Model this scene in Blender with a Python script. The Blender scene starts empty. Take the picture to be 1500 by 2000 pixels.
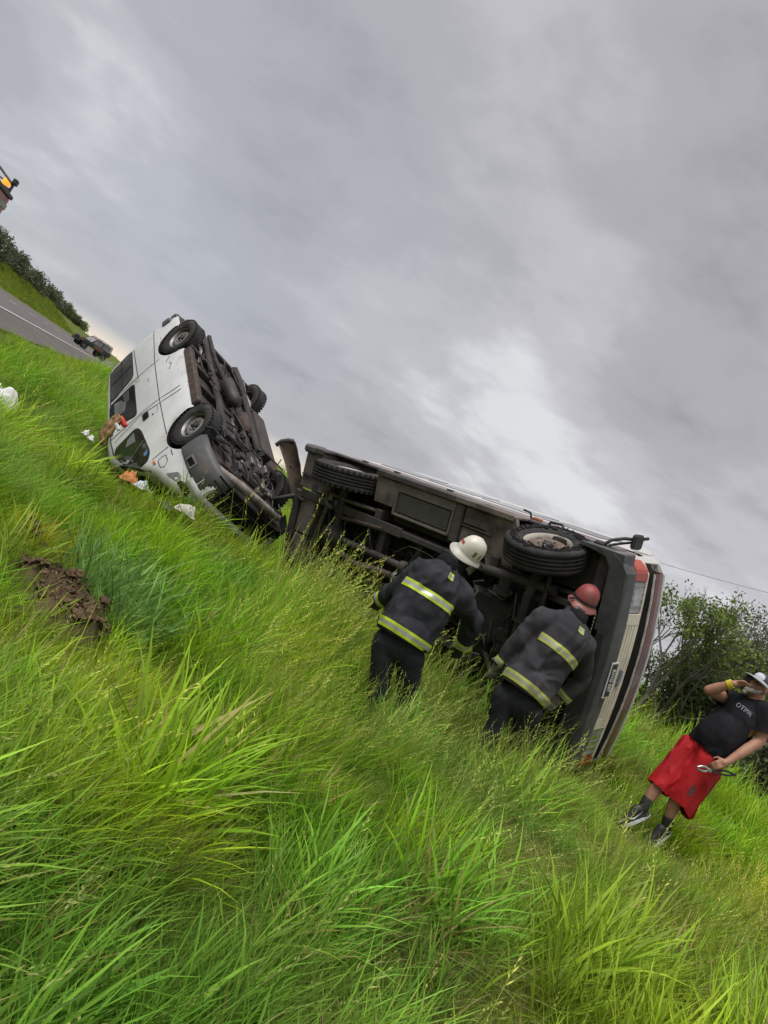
import bpy, bmesh, math, random
import numpy as np
from mathutils import Vector, Matrix, noise as mnoise
from mathutils.bvhtree import BVHTree

SC = bpy.context.scene
COL = SC.collection
rng = np.random.default_rng(7)
random.seed(7)

# ------------------------------------------------------------------ camera, sky, sun, exposure
FPX, ROLL, PITCH = 1500.0, math.radians(33.0), math.radians(1.72)      # focal length for a 1500 x 2000 frame
CAM = np.array([0.0, 0.0, 1.55])
_c, _s, _cp, _sp = math.cos(ROLL), math.sin(ROLL), math.cos(PITCH), math.sin(PITCH)
_P = np.array([[1, 0, 0], [0, _cp, -_sp], [0, _sp, _cp]])
CR, CU, CF = _P @ np.array([_c, 0, _s]), _P @ np.array([-_s, 0, _c]), _P @ np.array([0, 1.0, 0])

def ray(px, py):
    return CF + CR * (px - 750) / FPX + CU * (1000 - py) / FPX
def at(px, py, d):
    return CAM + ray(px, py) * d

cam_data = bpy.data.cameras.new('camera')
cam = bpy.data.objects.new('camera', cam_data); COL.objects.link(cam)
cam_data.sensor_fit = 'VERTICAL'; cam_data.sensor_height = 24.0
cam_data.lens = 24.0 * FPX / 2000.0
cam_data.clip_start = 0.05; cam_data.clip_end = 4000
cam.matrix_world = Matrix(((CR[0], CU[0], -CF[0], CAM[0]), (CR[1], CU[1], -CF[1], CAM[1]), (CR[2], CU[2], -CF[2], CAM[2]), (0, 0, 0, 1)))
SC.camera = cam
SC.view_settings.view_transform = 'Standard'; SC.view_settings.look = 'None'
SC.view_settings.exposure = 1.1; SC.view_settings.gamma = 1.0
SC.view_settings.use_curve_mapping = False
SC.render.engine = 'CYCLES'
SC.cycles.use_denoising = True
SC.cycles.max_bounces = 4; SC.cycles.diffuse_bounces = 3; SC.cycles.glossy_bounces = 2; SC.cycles.transmission_bounces = 3; SC.cycles.transparent_max_bounces = 4

SUN_EL, SUN_AZ = math.radians(66), math.radians(225)     # azimuth clockwise from +Y
sun_dir = Vector((math.sin(SUN_AZ) * math.cos(SUN_EL), math.cos(SUN_AZ) * math.cos(SUN_EL), math.sin(SUN_EL)))
sl = bpy.data.lights.new('sun', 'SUN'); sl.energy = 1.5; sl.angle = math.radians(42); sl.color = (1.0, 0.965, 0.92)
so = bpy.data.objects.new('sun', sl); COL.objects.link(so)
so.rotation_euler = (-sun_dir).to_track_quat('-Z', 'Y').to_euler(); so.location = (0, 0, 60)

def build_world():
    w = bpy.data.worlds.new('World'); SC.world = w; w.use_nodes = True
    nt = w.node_tree; N, L = nt.nodes, nt.links
    N.clear()
    def nd(t, **kw):
        n = N.new(t)
        for k, v in kw.items(): setattr(n, k, v)
        return n
    def val(sock, v):
        if hasattr(v, 'links') or isinstance(v, bpy.types.NodeSocket): L.new(v, sock)
        else: sock.default_value = v
    def math_(op, a, b=None, c=None, clamp=False):
        n = nd('ShaderNodeMath', operation=op, use_clamp=clamp)
        val(n.inputs[0], a)
        if b is not None: val(n.inputs[1], b)
        if c is not None: val(n.inputs[2], c)
        return n.outputs[0]
    def vmath(op, a, b=None, out=0):
        n = nd('ShaderNodeVectorMath', operation=op)
        val(n.inputs[0], a)
        if b is not None: val(n.inputs[1], b)
        return n.outputs[out]
    def mixc(f, a, b):
        n = nd('ShaderNodeMix', data_type='RGBA'); val(n.inputs[0], f); val(n.inputs[6], a); val(n.inputs[7], b)
        return n.outputs[2]
    tc = nd('ShaderNodeTexCoord')
    d = vmath('NORMALIZE', tc.outputs['Generated'])
    sep = nd('ShaderNodeSeparateXYZ'); L.new(d, sep.inputs[0])
    zc = math_('MAXIMUM', sep.outputs[2], 0.0)
    den = math_('ADD', zc, 0.30)
    comb = nd('ShaderNodeCombineXYZ')
    L.new(math_('DIVIDE', sep.outputs[0], den), comb.inputs[0]); L.new(math_('DIVIDE', sep.outputs[1], den), comb.inputs[1])
    mp = nd('ShaderNodeMapping'); L.new(comb.outputs[0], mp.inputs[0])
    mp.inputs['Rotation'].default_value = (0, 0, math.radians(CLOUD_ROT)); mp.inputs['Scale'].default_value = (1.0, 1.12, 1.0)
    mp.inputs['Location'].default_value = CLOUD_OFF
    def noise(scale, detail, rough, dist, vec=None):
        n = nd('ShaderNodeTexNoise'); L.new(vec or mp.outputs[0], n.inputs['Vector'])
        n.inputs['Scale'].default_value = scale; n.inputs['Detail'].default_value = detail
        n.inputs['Roughness'].default_value = rough; n.inputs['Distortion'].default_value = dist
        return n.outputs['Fac']
    big = noise(0.85, 4, 0.5, 0.25); mid = noise(2.6, 8, 0.56, 0.25); fine = noise(7.5, 7, 0.58, 0.2)
    s = math_('ADD', math_('MULTIPLY', big, 0.50), math_('ADD', math_('MULTIPLY', mid, 0.42), math_('MULTIPLY', fine, 0.17)))
    # broad lighter and darker banks of the cloud deck, each a soft lobe round a direction in the sky
    for px, py, k, amp in LOBES:
        v = ray(px, py); v = v / np.linalg.norm(v)
        dp = vmath('DOT_PRODUCT', d, tuple(float(q) for q in v), out=1)
        g = math_('POWER', math_('MAXIMUM', dp, 0.0), float(k))
        g = math_('MULTIPLY', g, math_('ADD', math_('MULTIPLY', mid, 1.6), 0.2))
        s = math_('ADD', s, math_('MULTIPLY', g, amp))
    s = math_('ADD', math_('MULTIPLY', math_('SUBTRACT', s, 0.52), 1.15), 0.53)
    ramp = nd('ShaderNodeValToRGB'); L.new(s, ramp.inputs[0])
    cr = ramp.color_ramp; cr.interpolation = 'EASE'
    cr.elements[0].position = 0.34; cr.elements[0].color = (0.262, 0.256, 0.276, 1)
    cr.elements[1].position = 0.80; cr.elements[1].color = (0.640, 0.640, 0.656, 1)
    e = cr.elements.new(0.50); e.color = (0.368, 0.359, 0.384, 1)
    e = cr.elements.new(0.62); e.color = (0.452, 0.443, 0.468, 1)
    # bluish thin cloud towards the north-west, pale warm gap along the horizon there
    v = ray(250, 520); v /= np.linalg.norm(v)
    bl = math_('POWER', math_('MAXIMUM', vmath('DOT_PRODUCT', d, tuple(float(q) for q in v), out=1), 0.0), 14.0)
    col = mixc(math_('MULTIPLY', bl, 0.60), ramp.outputs[0], (0.375, 0.400, 0.435, 1))
    v = ray(380, 800); v /= np.linalg.norm(v)
    wm = math_('POWER', math_('MAXIMUM', vmath('DOT_PRODUCT', d, tuple(float(q) for q in v), out=1), 0.0), 10.0)
    low = nd('ShaderNodeMapRange', interpolation_type='SMOOTHSTEP'); L.new(sep.outputs[2], low.inputs[0])
    low.inputs[1].default_value = 0.005; low.inputs[2].default_value = 0.040; low.inputs[3].default_value = 1.0; low.inputs[4].default_value = 0.0
    col = mixc(math_('MULTIPLY', math_('MULTIPLY', wm, low.outputs[0]), 0.95, clamp=True), col, (0.86, 0.74, 0.58, 1))
    sky = nd('ShaderNodeTexSky', sky_type='NISHITA', sun_disc=False)
    sky.sun_elevation = SUN_EL; sky.sun_rotation = SUN_AZ
    b1 = nd('ShaderNodeBackground'); L.new(sky.outputs[0], b1.inputs[0]); b1.inputs[1].default_value = 0.05
    b2 = nd('ShaderNodeBackground'); L.new(col, b2.inputs[0]); b2.inputs[1].default_value = 0.575
    mx = nd('ShaderNodeMixShader'); mx.inputs[0].default_value = 0.94
    L.new(b1.outputs[0], mx.inputs[1]); L.new(b2.outputs[0], mx.inputs[2])
    out = nd('ShaderNodeOutputWorld'); L.new(mx.outputs[0], out.inputs[0])

CLOUD_ROT, CLOUD_OFF = 62.0, (3.1, 1.7, 0)
LOBES = [(700, 590, 240, .050), (820, 690, 240, .050), (930, 800, 200, .055), (1010, 920, 200, .080), (1100, 1010, 220, .085), (1130, 560, 200, .10), (1080, 980, 90, .045), (1060, 680, 300, .05), (1240, 830, 220, -.13), (1240, 1010, 260, .09), (600, 790, 140, -.04), (1360, 960, 200, -.05),
         (60, 60, 30, 0.06), (110, 170, 300, 0.11), (250, 230, 120, .05), (20, 130, 600, -0.14), (1480, 200, 25, -0.08), (640, 330, 60, -0.06), (1380, 560, 90, -0.05), (560, 60, 90, -0.05), (1420, 1090, 300, 0.06), (300, 330, 60, 0.03)]
build_world()

# ------------------------------------------------------------------ materials
MATS = {}
def mat(name, c1, c2=None, scale=4.0, rough=0.6, bump=0.0, bscale=None, metal=0.0, spec=0.5, lo=0.35, hi=0.65, dirt=None, dscale=1.5, dlo=0.52, dhi=0.7, trans=0.0, coat=0.0):
    if name in MATS: return MATS[name]
    m = bpy.data.materials.new(name); m.use_nodes = True; MATS[name] = m
    nt = m.node_tree; N, L = nt.nodes, nt.links
    p = N['Principled BSDF']
    p.inputs['Roughness'].default_value = rough; p.inputs['Metallic'].default_value = metal
    p.inputs['Specular IOR Level'].default_value = spec
    if coat: p.inputs['Coat Weight'].default_value = coat; p.inputs['Coat Roughness'].default_value = 0.12
    tc = N.new('ShaderNodeTexCoord')
    def nz(sc, det=6, rg=0.6):
        n = N.new('ShaderNodeTexNoise'); L.new(tc.outputs['Object'], n.inputs['Vector'])
        n.inputs['Scale'].default_value = sc; n.inputs['Detail'].default_value = det; n.inputs['Roughness'].default_value = rg
        return n.outputs['Fac']
    def rmp(f, a, b):
        n = N.new('ShaderNodeMapRange'); n.interpolation_type = 'SMOOTHSTEP'; L.new(f, n.inputs[0]); n.inputs[1].default_value = a; n.inputs[2].default_value = b
        return n.outputs[0]
    def mix(f, a, b):
        n = N.new('ShaderNodeMix'); n.data_type = 'RGBA'; L.new(f, n.inputs[0])
        for i, q in ((6, a), (7, b)):
            if isinstance(q, tuple): n.inputs[i].default_value = (*q, 1)
            else: L.new(q, n.inputs[i])
        return n.outputs[2]
    c2 = c2 or tuple(x * 0.8 for x in c1)
    col = mix(rmp(nz(scale), lo, hi), c1, c2)
    if dirt: col = mix(rmp(nz(dscale, 9, 0.68), dlo, dhi), col, dirt)
    L.new(col, p.inputs['Base Color'])
    rr = N.new('ShaderNodeMapRange'); L.new(nz(scale * 2.3), rr.inputs[0])
    rr.inputs[3].default_value = max(0.03, rough - 0.12); rr.inputs[4].default_value = min(1, rough + 0.12); L.new(rr.outputs[0], p.inputs['Roughness'])
    if bump:
        b = N.new('ShaderNodeBump'); b.inputs['Strength'].default_value = bump; b.inputs['Distance'].default_value = 0.02
        L.new(nz(bscale or scale * 3), b.inputs['Height']); L.new(b.outputs[0], p.inputs['Normal'])
    if trans:
        t = N.new('ShaderNodeBsdfTranslucent'); L.new(col, t.inputs[0])
        mx = N.new('ShaderNodeMixShader'); mx.inputs[0].default_value = trans
        L.new(p.outputs[0], mx.inputs[1]); L.new(t.outputs[0], mx.inputs[2]); L.new(mx.outputs[0], N['Material Output'].inputs[0])
    return m

# ------------------------------------------------------------------ objects, tags, mesh builder
def tag(o, label=None, cat=None, group=None, kind=None):
    if label: o['label'] = label
    if cat: o['category'] = cat
    if group: o['group'] = group
    if kind: o['kind'] = kind
    return o
def empty(name, loc=(0, 0, 0), M=None):
    o = bpy.data.objects.new(name, None); COL.objects.link(o); o.empty_display_size = 0.2
    if M is not None: o.matrix_world = M
    else: o.location = loc
    return o
def link(name, me, parent=None):
    o = bpy.data.objects.new(name, me); COL.objects.link(o)
    if parent is not None: o.parent = parent
    return o
def copy_tree(o, parent=None):
    c = o.copy(); COL.objects.link(c); c.parent = parent
    for ch in list(o.children): copy_tree(ch, c)
    return c

class MB:
    """collects polygons, then links them as one mesh object"""
    def __init__(s): s.v, s.f, s.mi, s.sm, s.mats = [], [], [], [], []
    def mid(s, m):
        if m not in s.mats: s.mats.append(m)
        return s.mats.index(m)
    def add(s, v, f, m, smooth=False):
        k = len(s.v); i = s.mid(m)
        s.v += [tuple(map(float, q)) for q in v]
        for q in f: s.f.append([k + j for j in q]); s.mi.append(i); s.sm.append(smooth)
        return s
    def box(s, c, size, m, R=None, bev=0.0):
        x, y, z = (q / 2 for q in size)
        if bev:
            b = min(bev, x * .9, y * .9, z * .9); vs = []
            # chamfered box: 24 vertices
            for sx in (-1, 1):
                for sy in (-1, 1):
                    for sz in (-1, 1):
                        vs += [(sx * x, sy * (y - b), sz * (z - b)), (sx * (x - b), sy * y, sz * (z - b)), (sx * (x - b), sy * (y - b), sz * z)]
            bm = bmesh.new()
            for q in vs: bm.verts.new(q)
            r = bmesh.ops.convex_hull(bm, input=bm.verts)
            bmesh.ops.dissolve_limit(bm, angle_limit=0.01, verts=bm.verts, edges=bm.edges)
            bm.verts.index_update()
            V = [tuple(q.co) for q in bm.verts]; F = [[q.index for q in f.verts] for f in bm.faces]; bm.free()
        else:
            V = [(sx * x, sy * y, sz * z) for sx in (-1, 1) for sy in (-1, 1) for sz in (-1, 1)]
            F = [(0, 1, 3, 2), (4, 6, 7, 5), (0, 4, 5, 1), (2, 3, 7, 6), (0, 2, 6, 4), (1, 5, 7, 3)]
        V = np.array(V)
        if R is not None: V = V @ np.array(R).T
        return s.add(V + np.array(c), F, m)
    def span(s, lo, hi, m, bev=0.0):
        lo, hi = np.array(lo, float), np.array(hi, float)
        return s.box((lo + hi) / 2, np.abs(hi - lo), m, bev=bev)
    def tube(s, pts, r, m, n=8, caps=True, smooth=True):
        pts = [np.array(p, float) for p in pts]; k = len(pts)
        rs = [r] * k if np.isscalar(r) else list(r)
        V = []; up = None
        for i, p in enumerate(pts):
            t = pts[min(i + 1, k - 1)] - pts[max(i - 1, 0)]; t = t / (np.linalg.norm(t) + 1e-12)
            if up is None:
                a = np.array([0, 0, 1.0]) if abs(t[2]) < .9 else np.array([1.0, 0, 0])
            else: a = up
            u = a - t * (a @ t); u /= np.linalg.norm(u) + 1e-12; up = u; w = np.cross(t, u)
            for j in range(n):
                th = 2 * math.pi * j / n; V.append(p + rs[i] * (math.cos(th) * u + math.sin(th) * w))
        F = [(i * n + j, i * n + (j + 1) % n, (i + 1) * n + (j + 1) % n, (i + 1) * n + j) for i in range(k - 1) for j in range(n)]
        s.add(V, F, m, smooth)
        if caps: s.add(V[:n], [list(range(n))[::-1]], m); s.add(V[-n:], [list(range(n))], m)
        return s
    def lathe(s, prof, c, axis, m, n=32, smooth=True, jitter=None):
        """prof: (r, t) pairs, t along the axis"""
        a = np.array(axis, float); a /= np.linalg.norm(a)
        b = np.array([0, 0, 1.0]) if abs(a[2]) < .9 else np.array([1.0, 0, 0])
        u = b - a * (a @ b); u /= np.linalg.norm(u); w = np.cross(a, u); V = []
        for k, (r, t) in enumerate(prof):
            for j in range(n):
                th = 2 * math.pi * j / n; rr = r if jitter is None else r + jitter(k, j)
                V.append(np.array(c) + a * t + rr * (math.cos(th) * u + math.sin(th) * w))
        K = len(prof)
        F = [(i * n + j, i * n + (j + 1) % n, (i + 1) * n + (j + 1) % n, (i + 1) * n + j) for i in range(K - 1) for j in range(n)]
        return s.add(V, F, m, smooth)
    def prism(s, poly, d, m):
        """poly: 3-D outline, d: extrusion vector"""
        P = [np.array(p, float) for p in poly]; n = len(P); d = np.array(d, float)
        V = P + [p + d for p in P]
        F = [list(range(n))[::-1], [n + i for i in range(n)]] + [(i, (i + 1) % n, n + (i + 1) % n, n + i) for i in range(n)]
        return s.add(V, F, m)
    def mesh(s, name):
        me = bpy.data.meshes.new(name); me.from_pydata(s.v, [], s.f)
        for m in s.mats: me.materials.append(m)
        me.polygons.foreach_set('material_index', s.mi); me.polygons.foreach_set('use_smooth', s.sm)
        me.update(); return me
    def build(s, name, parent=None, fix=True):
        me = s.mesh(name)
        if fix:
            bm = bmesh.new(); bm.from_mesh(me); bmesh.ops.recalc_face_normals(bm, faces=bm.faces); bm.to_mesh(me); bm.free()
        return link(name, me, parent)

def apply_mods(o):
    dg = bpy.context.evaluated_depsgraph_get(); dg.update()
    me = bpy.data.meshes.new_from_object(o.evaluated_get(dg)); old = o.data
    o.modifiers.clear(); o.data = me; me.name = old.name
    return o
def raw_mesh(name, V, F, mats=(), smooth=True):
    me = bpy.data.meshes.new(name); me.from_pydata([tuple(map(float, v)) for v in V], [], F)
    for m in mats: me.materials.append(m)
    me.polygons.foreach_set('use_smooth', [smooth] * len(me.polygons)); me.update(); return me
def bvh_of(o): return BVHTree.FromPolygons([v.co.copy() for v in o.data.vertices], [list(p.vertices) for p in o.data.polygons])
def sm(a, b, x):
    t = np.clip((x - a) / (b - a), 0, 1); return t * t * (3 - 2 * t)
# ------------------------------------------------------------------ the lie of the land
RH = np.array([-0.3065, 0.952]); RN = np.array([-0.952, -0.3065])       # along the road, and across it to its far side
_CP = np.array([(0, 0, 0), (.9, 2.5, .08), (-.1, 1.8, 0), (2.7, 3.5, .38), (3.5, 7.03, .52), (3.3, 6.6, .50), (5.9, 10, 1.05), (8.4, 16, 1.45), (1.83, 6.5, .40), (.94, 6.24, .20),
    (-1.4, 4.85, 0.02), (-2, 9.3, .30), (-1.3, 10, .28), (-2.7, 10.9, .12), (-.9, 10.2, .12), (2.6, 7.2, .50), (4.1, 8.7, .95), (1, 12, .62), (-4.6, 12, .62), (-7.6, 15, .5), (-5, 8, .25), (-3, 3, .02),
    (-10, 60, 1.72), (20, 60, 1.9), (0, 200, 1.9), (100, 200, 2.3), (0, -20, 0), (20, -20, .4), (-8, 0, .3), (10, 5, .9), (12, 30, 1.7), (0, 30, 1.3), (60, 30, 2.2), (6, 6.5, .9), (-300, 400, 2.0), (300, 400, 2.4), (0, 600, 2.0)])
def land(x, y):
    x = np.atleast_1d(np.asarray(x, float)); y = np.atleast_1d(np.asarray(y, float))
    d2 = (x[:, None] - _CP[None, :, 0]) ** 2 + (y[:, None] - _CP[None, :, 1]) ** 2
    soft = .35 + .012 * (_CP[None, :, 0] ** 2 + _CP[None, :, 1] ** 2)
    w = (d2 + soft) ** -2.0 * soft
    z = (w * _CP[None, :, 2]).sum(1) / w.sum(1)
    z = z + .05 * np.sin(x * 1.3 + 1.1 * np.sin(y * .8)) * np.cos(y * 1.1 + .5) + .02 * np.sin(x * 3.7 + y * 2.9)
    N = x * RN[0] + y * RN[1]
    zr = .35 + .08 * N
    k = sm(1.6, 4.2, N)
    z = z * (1 - k) + zr * k
    z = z - .06 * sm(4.0, 4.5, N) * (1 - sm(17.3, 17.9, N))
    z = z + 2.1 * sm(17.6, 25, N) - (.08 * np.maximum(N - 25, 0))
    z = z + .10 * np.sin(x * .31) * np.sin(y * .23) * sm(18, 24, N)
    return z
def land1(x, y): return float(land(x, y)[0])

_d = [at(105, 1192, 4.75), at(165, 1222, 4.6), at(40, 1165, 4.9), at(18, 1098, 5.3), at(285, 1188, 4.9)]
DIRT = [(float(q[0]), float(q[1]), r) for q, r in zip(_d, (.34, .20, .22, .13, .08))]
def dirt_mask(x, y):
    x = np.asarray(x, float); y = np.asarray(y, float); m = np.zeros_like(x)
    for cx, cy, r in DIRT:
        d = np.hypot(x - cx, y - cy) + .12 * np.sin(7 * x + 3 * y) + .08 * np.sin(11 * y - 5 * x)
        m = np.maximum(m, 1 - sm(r * .75, r * 1.15, d))
    return m

def ground_material():
    m = bpy.data.materials.new('meadow_soil'); m.use_nodes = True
    nt = m.node_tree; N, L = nt.nodes, nt.links; p = N['Principled BSDF']; p.inputs['Roughness'].default_value = .95
    p.inputs['Specular IOR Level'].default_value = .15
    tc = N.new('ShaderNodeTexCoord')
    def nz(s, d=8, r=.6):
        n = N.new('ShaderNodeTexNoise'); L.new(tc.outputs['Object'], n.inputs[0]); n.inputs['Scale'].default_value = s; n.inputs['Detail'].default_value = d; n.inputs['Roughness'].default_value = r; return n.outputs[0]
    def mix(f, a, b):
        n = N.new('ShaderNodeMix'); n.data_type = 'RGBA'; L.new(f, n.inputs[0])
        for i, q in ((6, a), (7, b)):
            if isinstance(q, tuple): n.inputs[i].default_value = (*q, 1)
            else: L.new(q, n.inputs[i])
        return n.outputs[2]
    def rmp(f, a, b):
        n = N.new('ShaderNodeMapRange'); L.new(f, n.inputs[0]); n.inputs[1].default_value = a; n.inputs[2].default_value = b; return n.outputs[0]
    g = mix(rmp(nz(.35), .35, .65), (.10, .15, .022), (.15, .165, .035))
    g = mix(rmp(nz(3.0), .5, .75), g, (.065, .085, .020))
    a = N.new('ShaderNodeAttribute'); a.attribute_name = 'soil'
    soil = mix(rmp(nz(9), .35, .65), (.065, .042, .026), (.135, .090, .055))
    L.new(mix(a.outputs['Fac'], g, soil), p.inputs['Base Color'])
    b = N.new('ShaderNodeBump'); b.inputs['Strength'].default_value = .9; b.inputs['Distance'].default_value = .08; L.new(nz(14), b.inputs['Height']); L.new(b.outputs[0], p.inputs['Normal'])
    return m

def build_ground():
    n = 330
    u = np.linspace(-1, 1, n); k = 6.4
    gx = 760 * np.sinh(k * u) / math.sinh(k)
    gy = 6 + 820 * np.sinh(k * u) / math.sinh(k)
    X, Y = np.meshgrid(gx, gy, indexing='xy'); x, y = X.ravel(), Y.ravel()
    z = np.concatenate([land(x[i:i + 20000], y[i:i + 20000]) for i in range(0, len(x), 20000)])
    dm = dirt_mask(x, y)
    z = z + dm * (.20 + .08 * np.sin(13 * x + 4 * y) * np.sin(11 * y - 6 * x) + .05 * np.sin(29 * x) * np.sin(31 * y))
    F = [(j * n + i, j * n + i + 1, (j + 1) * n + i + 1, (j + 1) * n + i) for j in range(n - 1) for i in range(n - 1)]
    me = raw_mesh('ground', np.stack([x, y, z], 1), F, [ground_material()])
    at_ = me.attributes.new('soil', 'FLOAT', 'POINT'); at_.data.foreach_set('value', dm.astype(np.float32))
    return tag(link('ground', me), 'grassy roadside verge rising towards the hedge', kind='structure')
build_ground()

def road_strip(name, n0, n1, s0, s1, m, lift, step=3.0, dash=None):
    mb = MB(); ss = []
    if dash:
        s = s0
        while s < s1: ss.append((s, min(s + dash[0], s1))); s += dash[0] + dash[1]
    else:
        q = np.concatenate([np.arange(s0, 60, step), np.geomspace(60, s1, 24)]); ss = list(zip(q[:-1], q[1:]))
    cols = max(1, int((n1 - n0) / 1.5))
    for a, b in ss:
        for c in range(cols):
            na, nb = n0 + (n1 - n0) * c / cols, n0 + (n1 - n0) * (c + 1) / cols
            P = [RH * a + RN * na, RH * a + RN * nb, RH * b + RN * nb, RH * b + RN * na]
            V = [(q[0], q[1], .35 + .08 * (q @ RN) + lift) for q in P]
            mb.add(V, [(0, 1, 2, 3)], m)
    o = mb.build(name)
    bm = bmesh.new(); bm.from_mesh(o.data); bmesh.ops.remove_doubles(bm, verts=bm.verts, dist=.001)
    for f in bm.faces:
        if f.normal.z < 0: f.normal_flip()
    bm.to_mesh(o.data); bm.free()
    return o
asph = mat('asphalt', (.118, .108, .106), (.155, .142, .138), scale=.8, rough=.9, bump=.5, bscale=60, spec=.2)
shoul = mat('shoulder_asphalt', (.105, .096, .090), (.140, .126, .116), scale=.7, rough=.95, bump=.5, bscale=50, spec=.2)
paint = mat('road_paint', (.62, .61, .58), (.40, .39, .37), scale=6, rough=.7)
tag(road_strip('road', 7.35, 17.3, -60, 500, asph, 0.0), 'grey two-lane asphalt road beyond the grass', kind='structure')
tag(road_strip('road_shoulder', 4.36, 7.345, -60, 500, shoul, 0.0), 'paved shoulder along the near side of the road', kind='structure')
tag(road_strip('edge_line', 7.55, 7.75, -60, 500, paint, 0.006), 'white edge line painted on the road', kind='structure')
tag(road_strip('edge_seam', 7.22, 7.36, -60, 500, mat('seam_tar', (.035, .032, .032), rough=.8), 0.004), 'dark tar seam beside the white edge line', kind='structure')
tag(road_strip('centre_line', 12.0, 12.14, -60, 400, paint, 0.006, dash=(3, 5)), 'dashed centre line painted on the road', kind='structure')

# ------------------------------------------------------------------ grass (nobody could count it)
def grass_material(name, trans=.35):
    m = bpy.data.materials.new(name); m.use_nodes = True
    nt = m.node_tree; N, L = nt.nodes, nt.links; p = N['Principled BSDF']
    p.inputs['Roughness'].default_value = .45; p.inputs['Specular IOR Level'].default_value = .18
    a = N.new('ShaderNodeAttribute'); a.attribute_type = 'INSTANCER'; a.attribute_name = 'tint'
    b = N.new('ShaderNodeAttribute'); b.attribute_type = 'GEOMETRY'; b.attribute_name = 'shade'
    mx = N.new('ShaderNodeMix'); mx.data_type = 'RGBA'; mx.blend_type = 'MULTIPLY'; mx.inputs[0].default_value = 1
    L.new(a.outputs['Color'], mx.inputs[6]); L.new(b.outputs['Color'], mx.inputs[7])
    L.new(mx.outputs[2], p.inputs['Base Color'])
    t = N.new('ShaderNodeBsdfTranslucent'); L.new(mx.outputs[2], t.inputs[0])
    ms = N.new('ShaderNodeMixShader'); ms.inputs[0].default_value = trans
    L.new(p.outputs[0], ms.inputs[1]); L.new(t.outputs[0], ms.inputs[2]); L.new(ms.outputs[0], N['Material Output'].inputs[0])
    return m
GM = grass_material('grass_blade')

def blade_tuft(name, nb, rad, h0, h1, w0, w1, lean, curl, seed, wind=.10, seeds=0.0, flat=0.0):
    r = np.random.default_rng(seed); V, F, S = [], [], []
    for _ in range(nb):
        a = r.uniform(0, 2 * math.pi); q = rad * math.sqrt(r.uniform()); b = np.array([q * math.cos(a), q * math.sin(a), -.03])
        h = r.uniform(h0, h1); w = r.uniform(w0, w1); az = r.normal(0, 1.2) if r.uniform() < .2 else r.uniform(0, 2 * math.pi)
        ld = np.array([math.cos(az), math.sin(az), 0]); l = abs(r.normal(lean, lean * .5)) + flat
        d = np.array([wind + r.normal(0, .08), r.normal(0, .08), 1.0]) + ld * l; d /= np.linalg.norm(d)
        side = np.cross(d, np.array([r.normal(), r.normal(), .3])); side /= np.linalg.norm(side)
        n = 5; p = b.copy(); tint = r.uniform(.58, 1.36); hue = r.normal(0, .06)
        cu = r.uniform(.3, 1) * curl; stalk = r.uniform() < seeds
        base = len(V); ww = w * (.35 if stalk else 1)
        for i in range(n):
            t = i / (n - 1); wd = ww * (1 - t ** 2.2) * (.75 + .5 * t) if not stalk else ww
            if i == n - 1 and not stalk:
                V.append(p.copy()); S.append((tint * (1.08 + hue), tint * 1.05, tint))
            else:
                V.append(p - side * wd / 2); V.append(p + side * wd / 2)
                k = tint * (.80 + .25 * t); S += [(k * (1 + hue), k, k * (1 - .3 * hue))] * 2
            if i < n - 1:
                d = d + ld * cu / n * .9 + np.array([wind * .5, 0, -.9 * cu * t]) / n; d /= np.linalg.norm(d); p = p + d * h / (n - 1)
        for i in range(n - 2): F.append((base + 2 * i, base + 2 * i + 1, base + 2 * i + 3, base + 2 * i + 2))
        if stalk:
            i = n - 2; F.append((base + 2 * i, base + 2 * i + 1, base + 2 * i + 3, base + 2 * i + 2))
            for k in range(9):                                             # spikelets of the seed head
                t = k / 9; c = p - d * h * .26 * (1 - t) ; sd = np.array([r.normal(), r.normal(), r.normal() * .4]); sd /= np.linalg.norm(sd)
                e = c + (d * .75 + sd * .6) * r.uniform(.018, .045) * (1.25 - t); nn = np.cross(e - c, sd + .3); nn = nn / (np.linalg.norm(nn) + 1e-9) * .0034
                j = len(V); V += [c - nn * .5, (c + e) / 2 + nn, e, (c + e) / 2 - nn]; S += [(tint * 1.5, tint * 1.12, tint * 1.5)] * 4; F.append((j, j + 1, j + 2, j + 3))
        else:
            F.append((base + 2 * (n - 2), base + 2 * (n - 2) + 1, base + 2 * (n - 1)))
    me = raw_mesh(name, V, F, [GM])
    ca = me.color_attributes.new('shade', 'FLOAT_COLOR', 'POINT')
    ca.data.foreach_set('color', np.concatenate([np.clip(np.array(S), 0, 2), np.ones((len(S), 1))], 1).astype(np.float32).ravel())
    return me

TUFTS = bpy.data.collections.new('tufts')
def add_tuft(me):
    o = bpy.data.objects.new(me.name, me); TUFTS.objects.link(o)
for i in range(3): add_tuft(blade_tuft('a%d_lush' % i, 30, .14, .22, .48, .005, .0105, .30, .95, 10 + i))
for i in range(2): add_tuft(blade_tuft('b%d_broad' % i, 18, .13, .30, .60, .010, .021, .34, 1.3, 20 + i))
for i in range(2): add_tuft(blade_tuft('c%d_stalks' % i, 13, .16, .42, .80, .0035, .007, .18, .6, 30 + i, seeds=.45))
for i in range(2): add_tuft(blade_tuft('d%d_flattened' % i, 26, .17, .24, .46, .004, .009, .5, .8, 40 + i, flat=1.0))
for i in range(1): add_tuft(blade_tuft('e%d_short' % i, 30, .15, .10, .24, .005, .010, .35, .8, 50 + i))
add_tuft(blade_tuft('f0_culm', 2, .05, .55, .85, .007, .010, .10, .30, 60, seeds=1.0))
add_tuft(blade_tuft('g0_weed', 13, .07, .14, .30, .022, .040, .70, 1.2, 70)); add_tuft(blade_tuft('g1_weed', 9, .06, .22, .40, .016, .030, .45, 1.0, 71))
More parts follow.
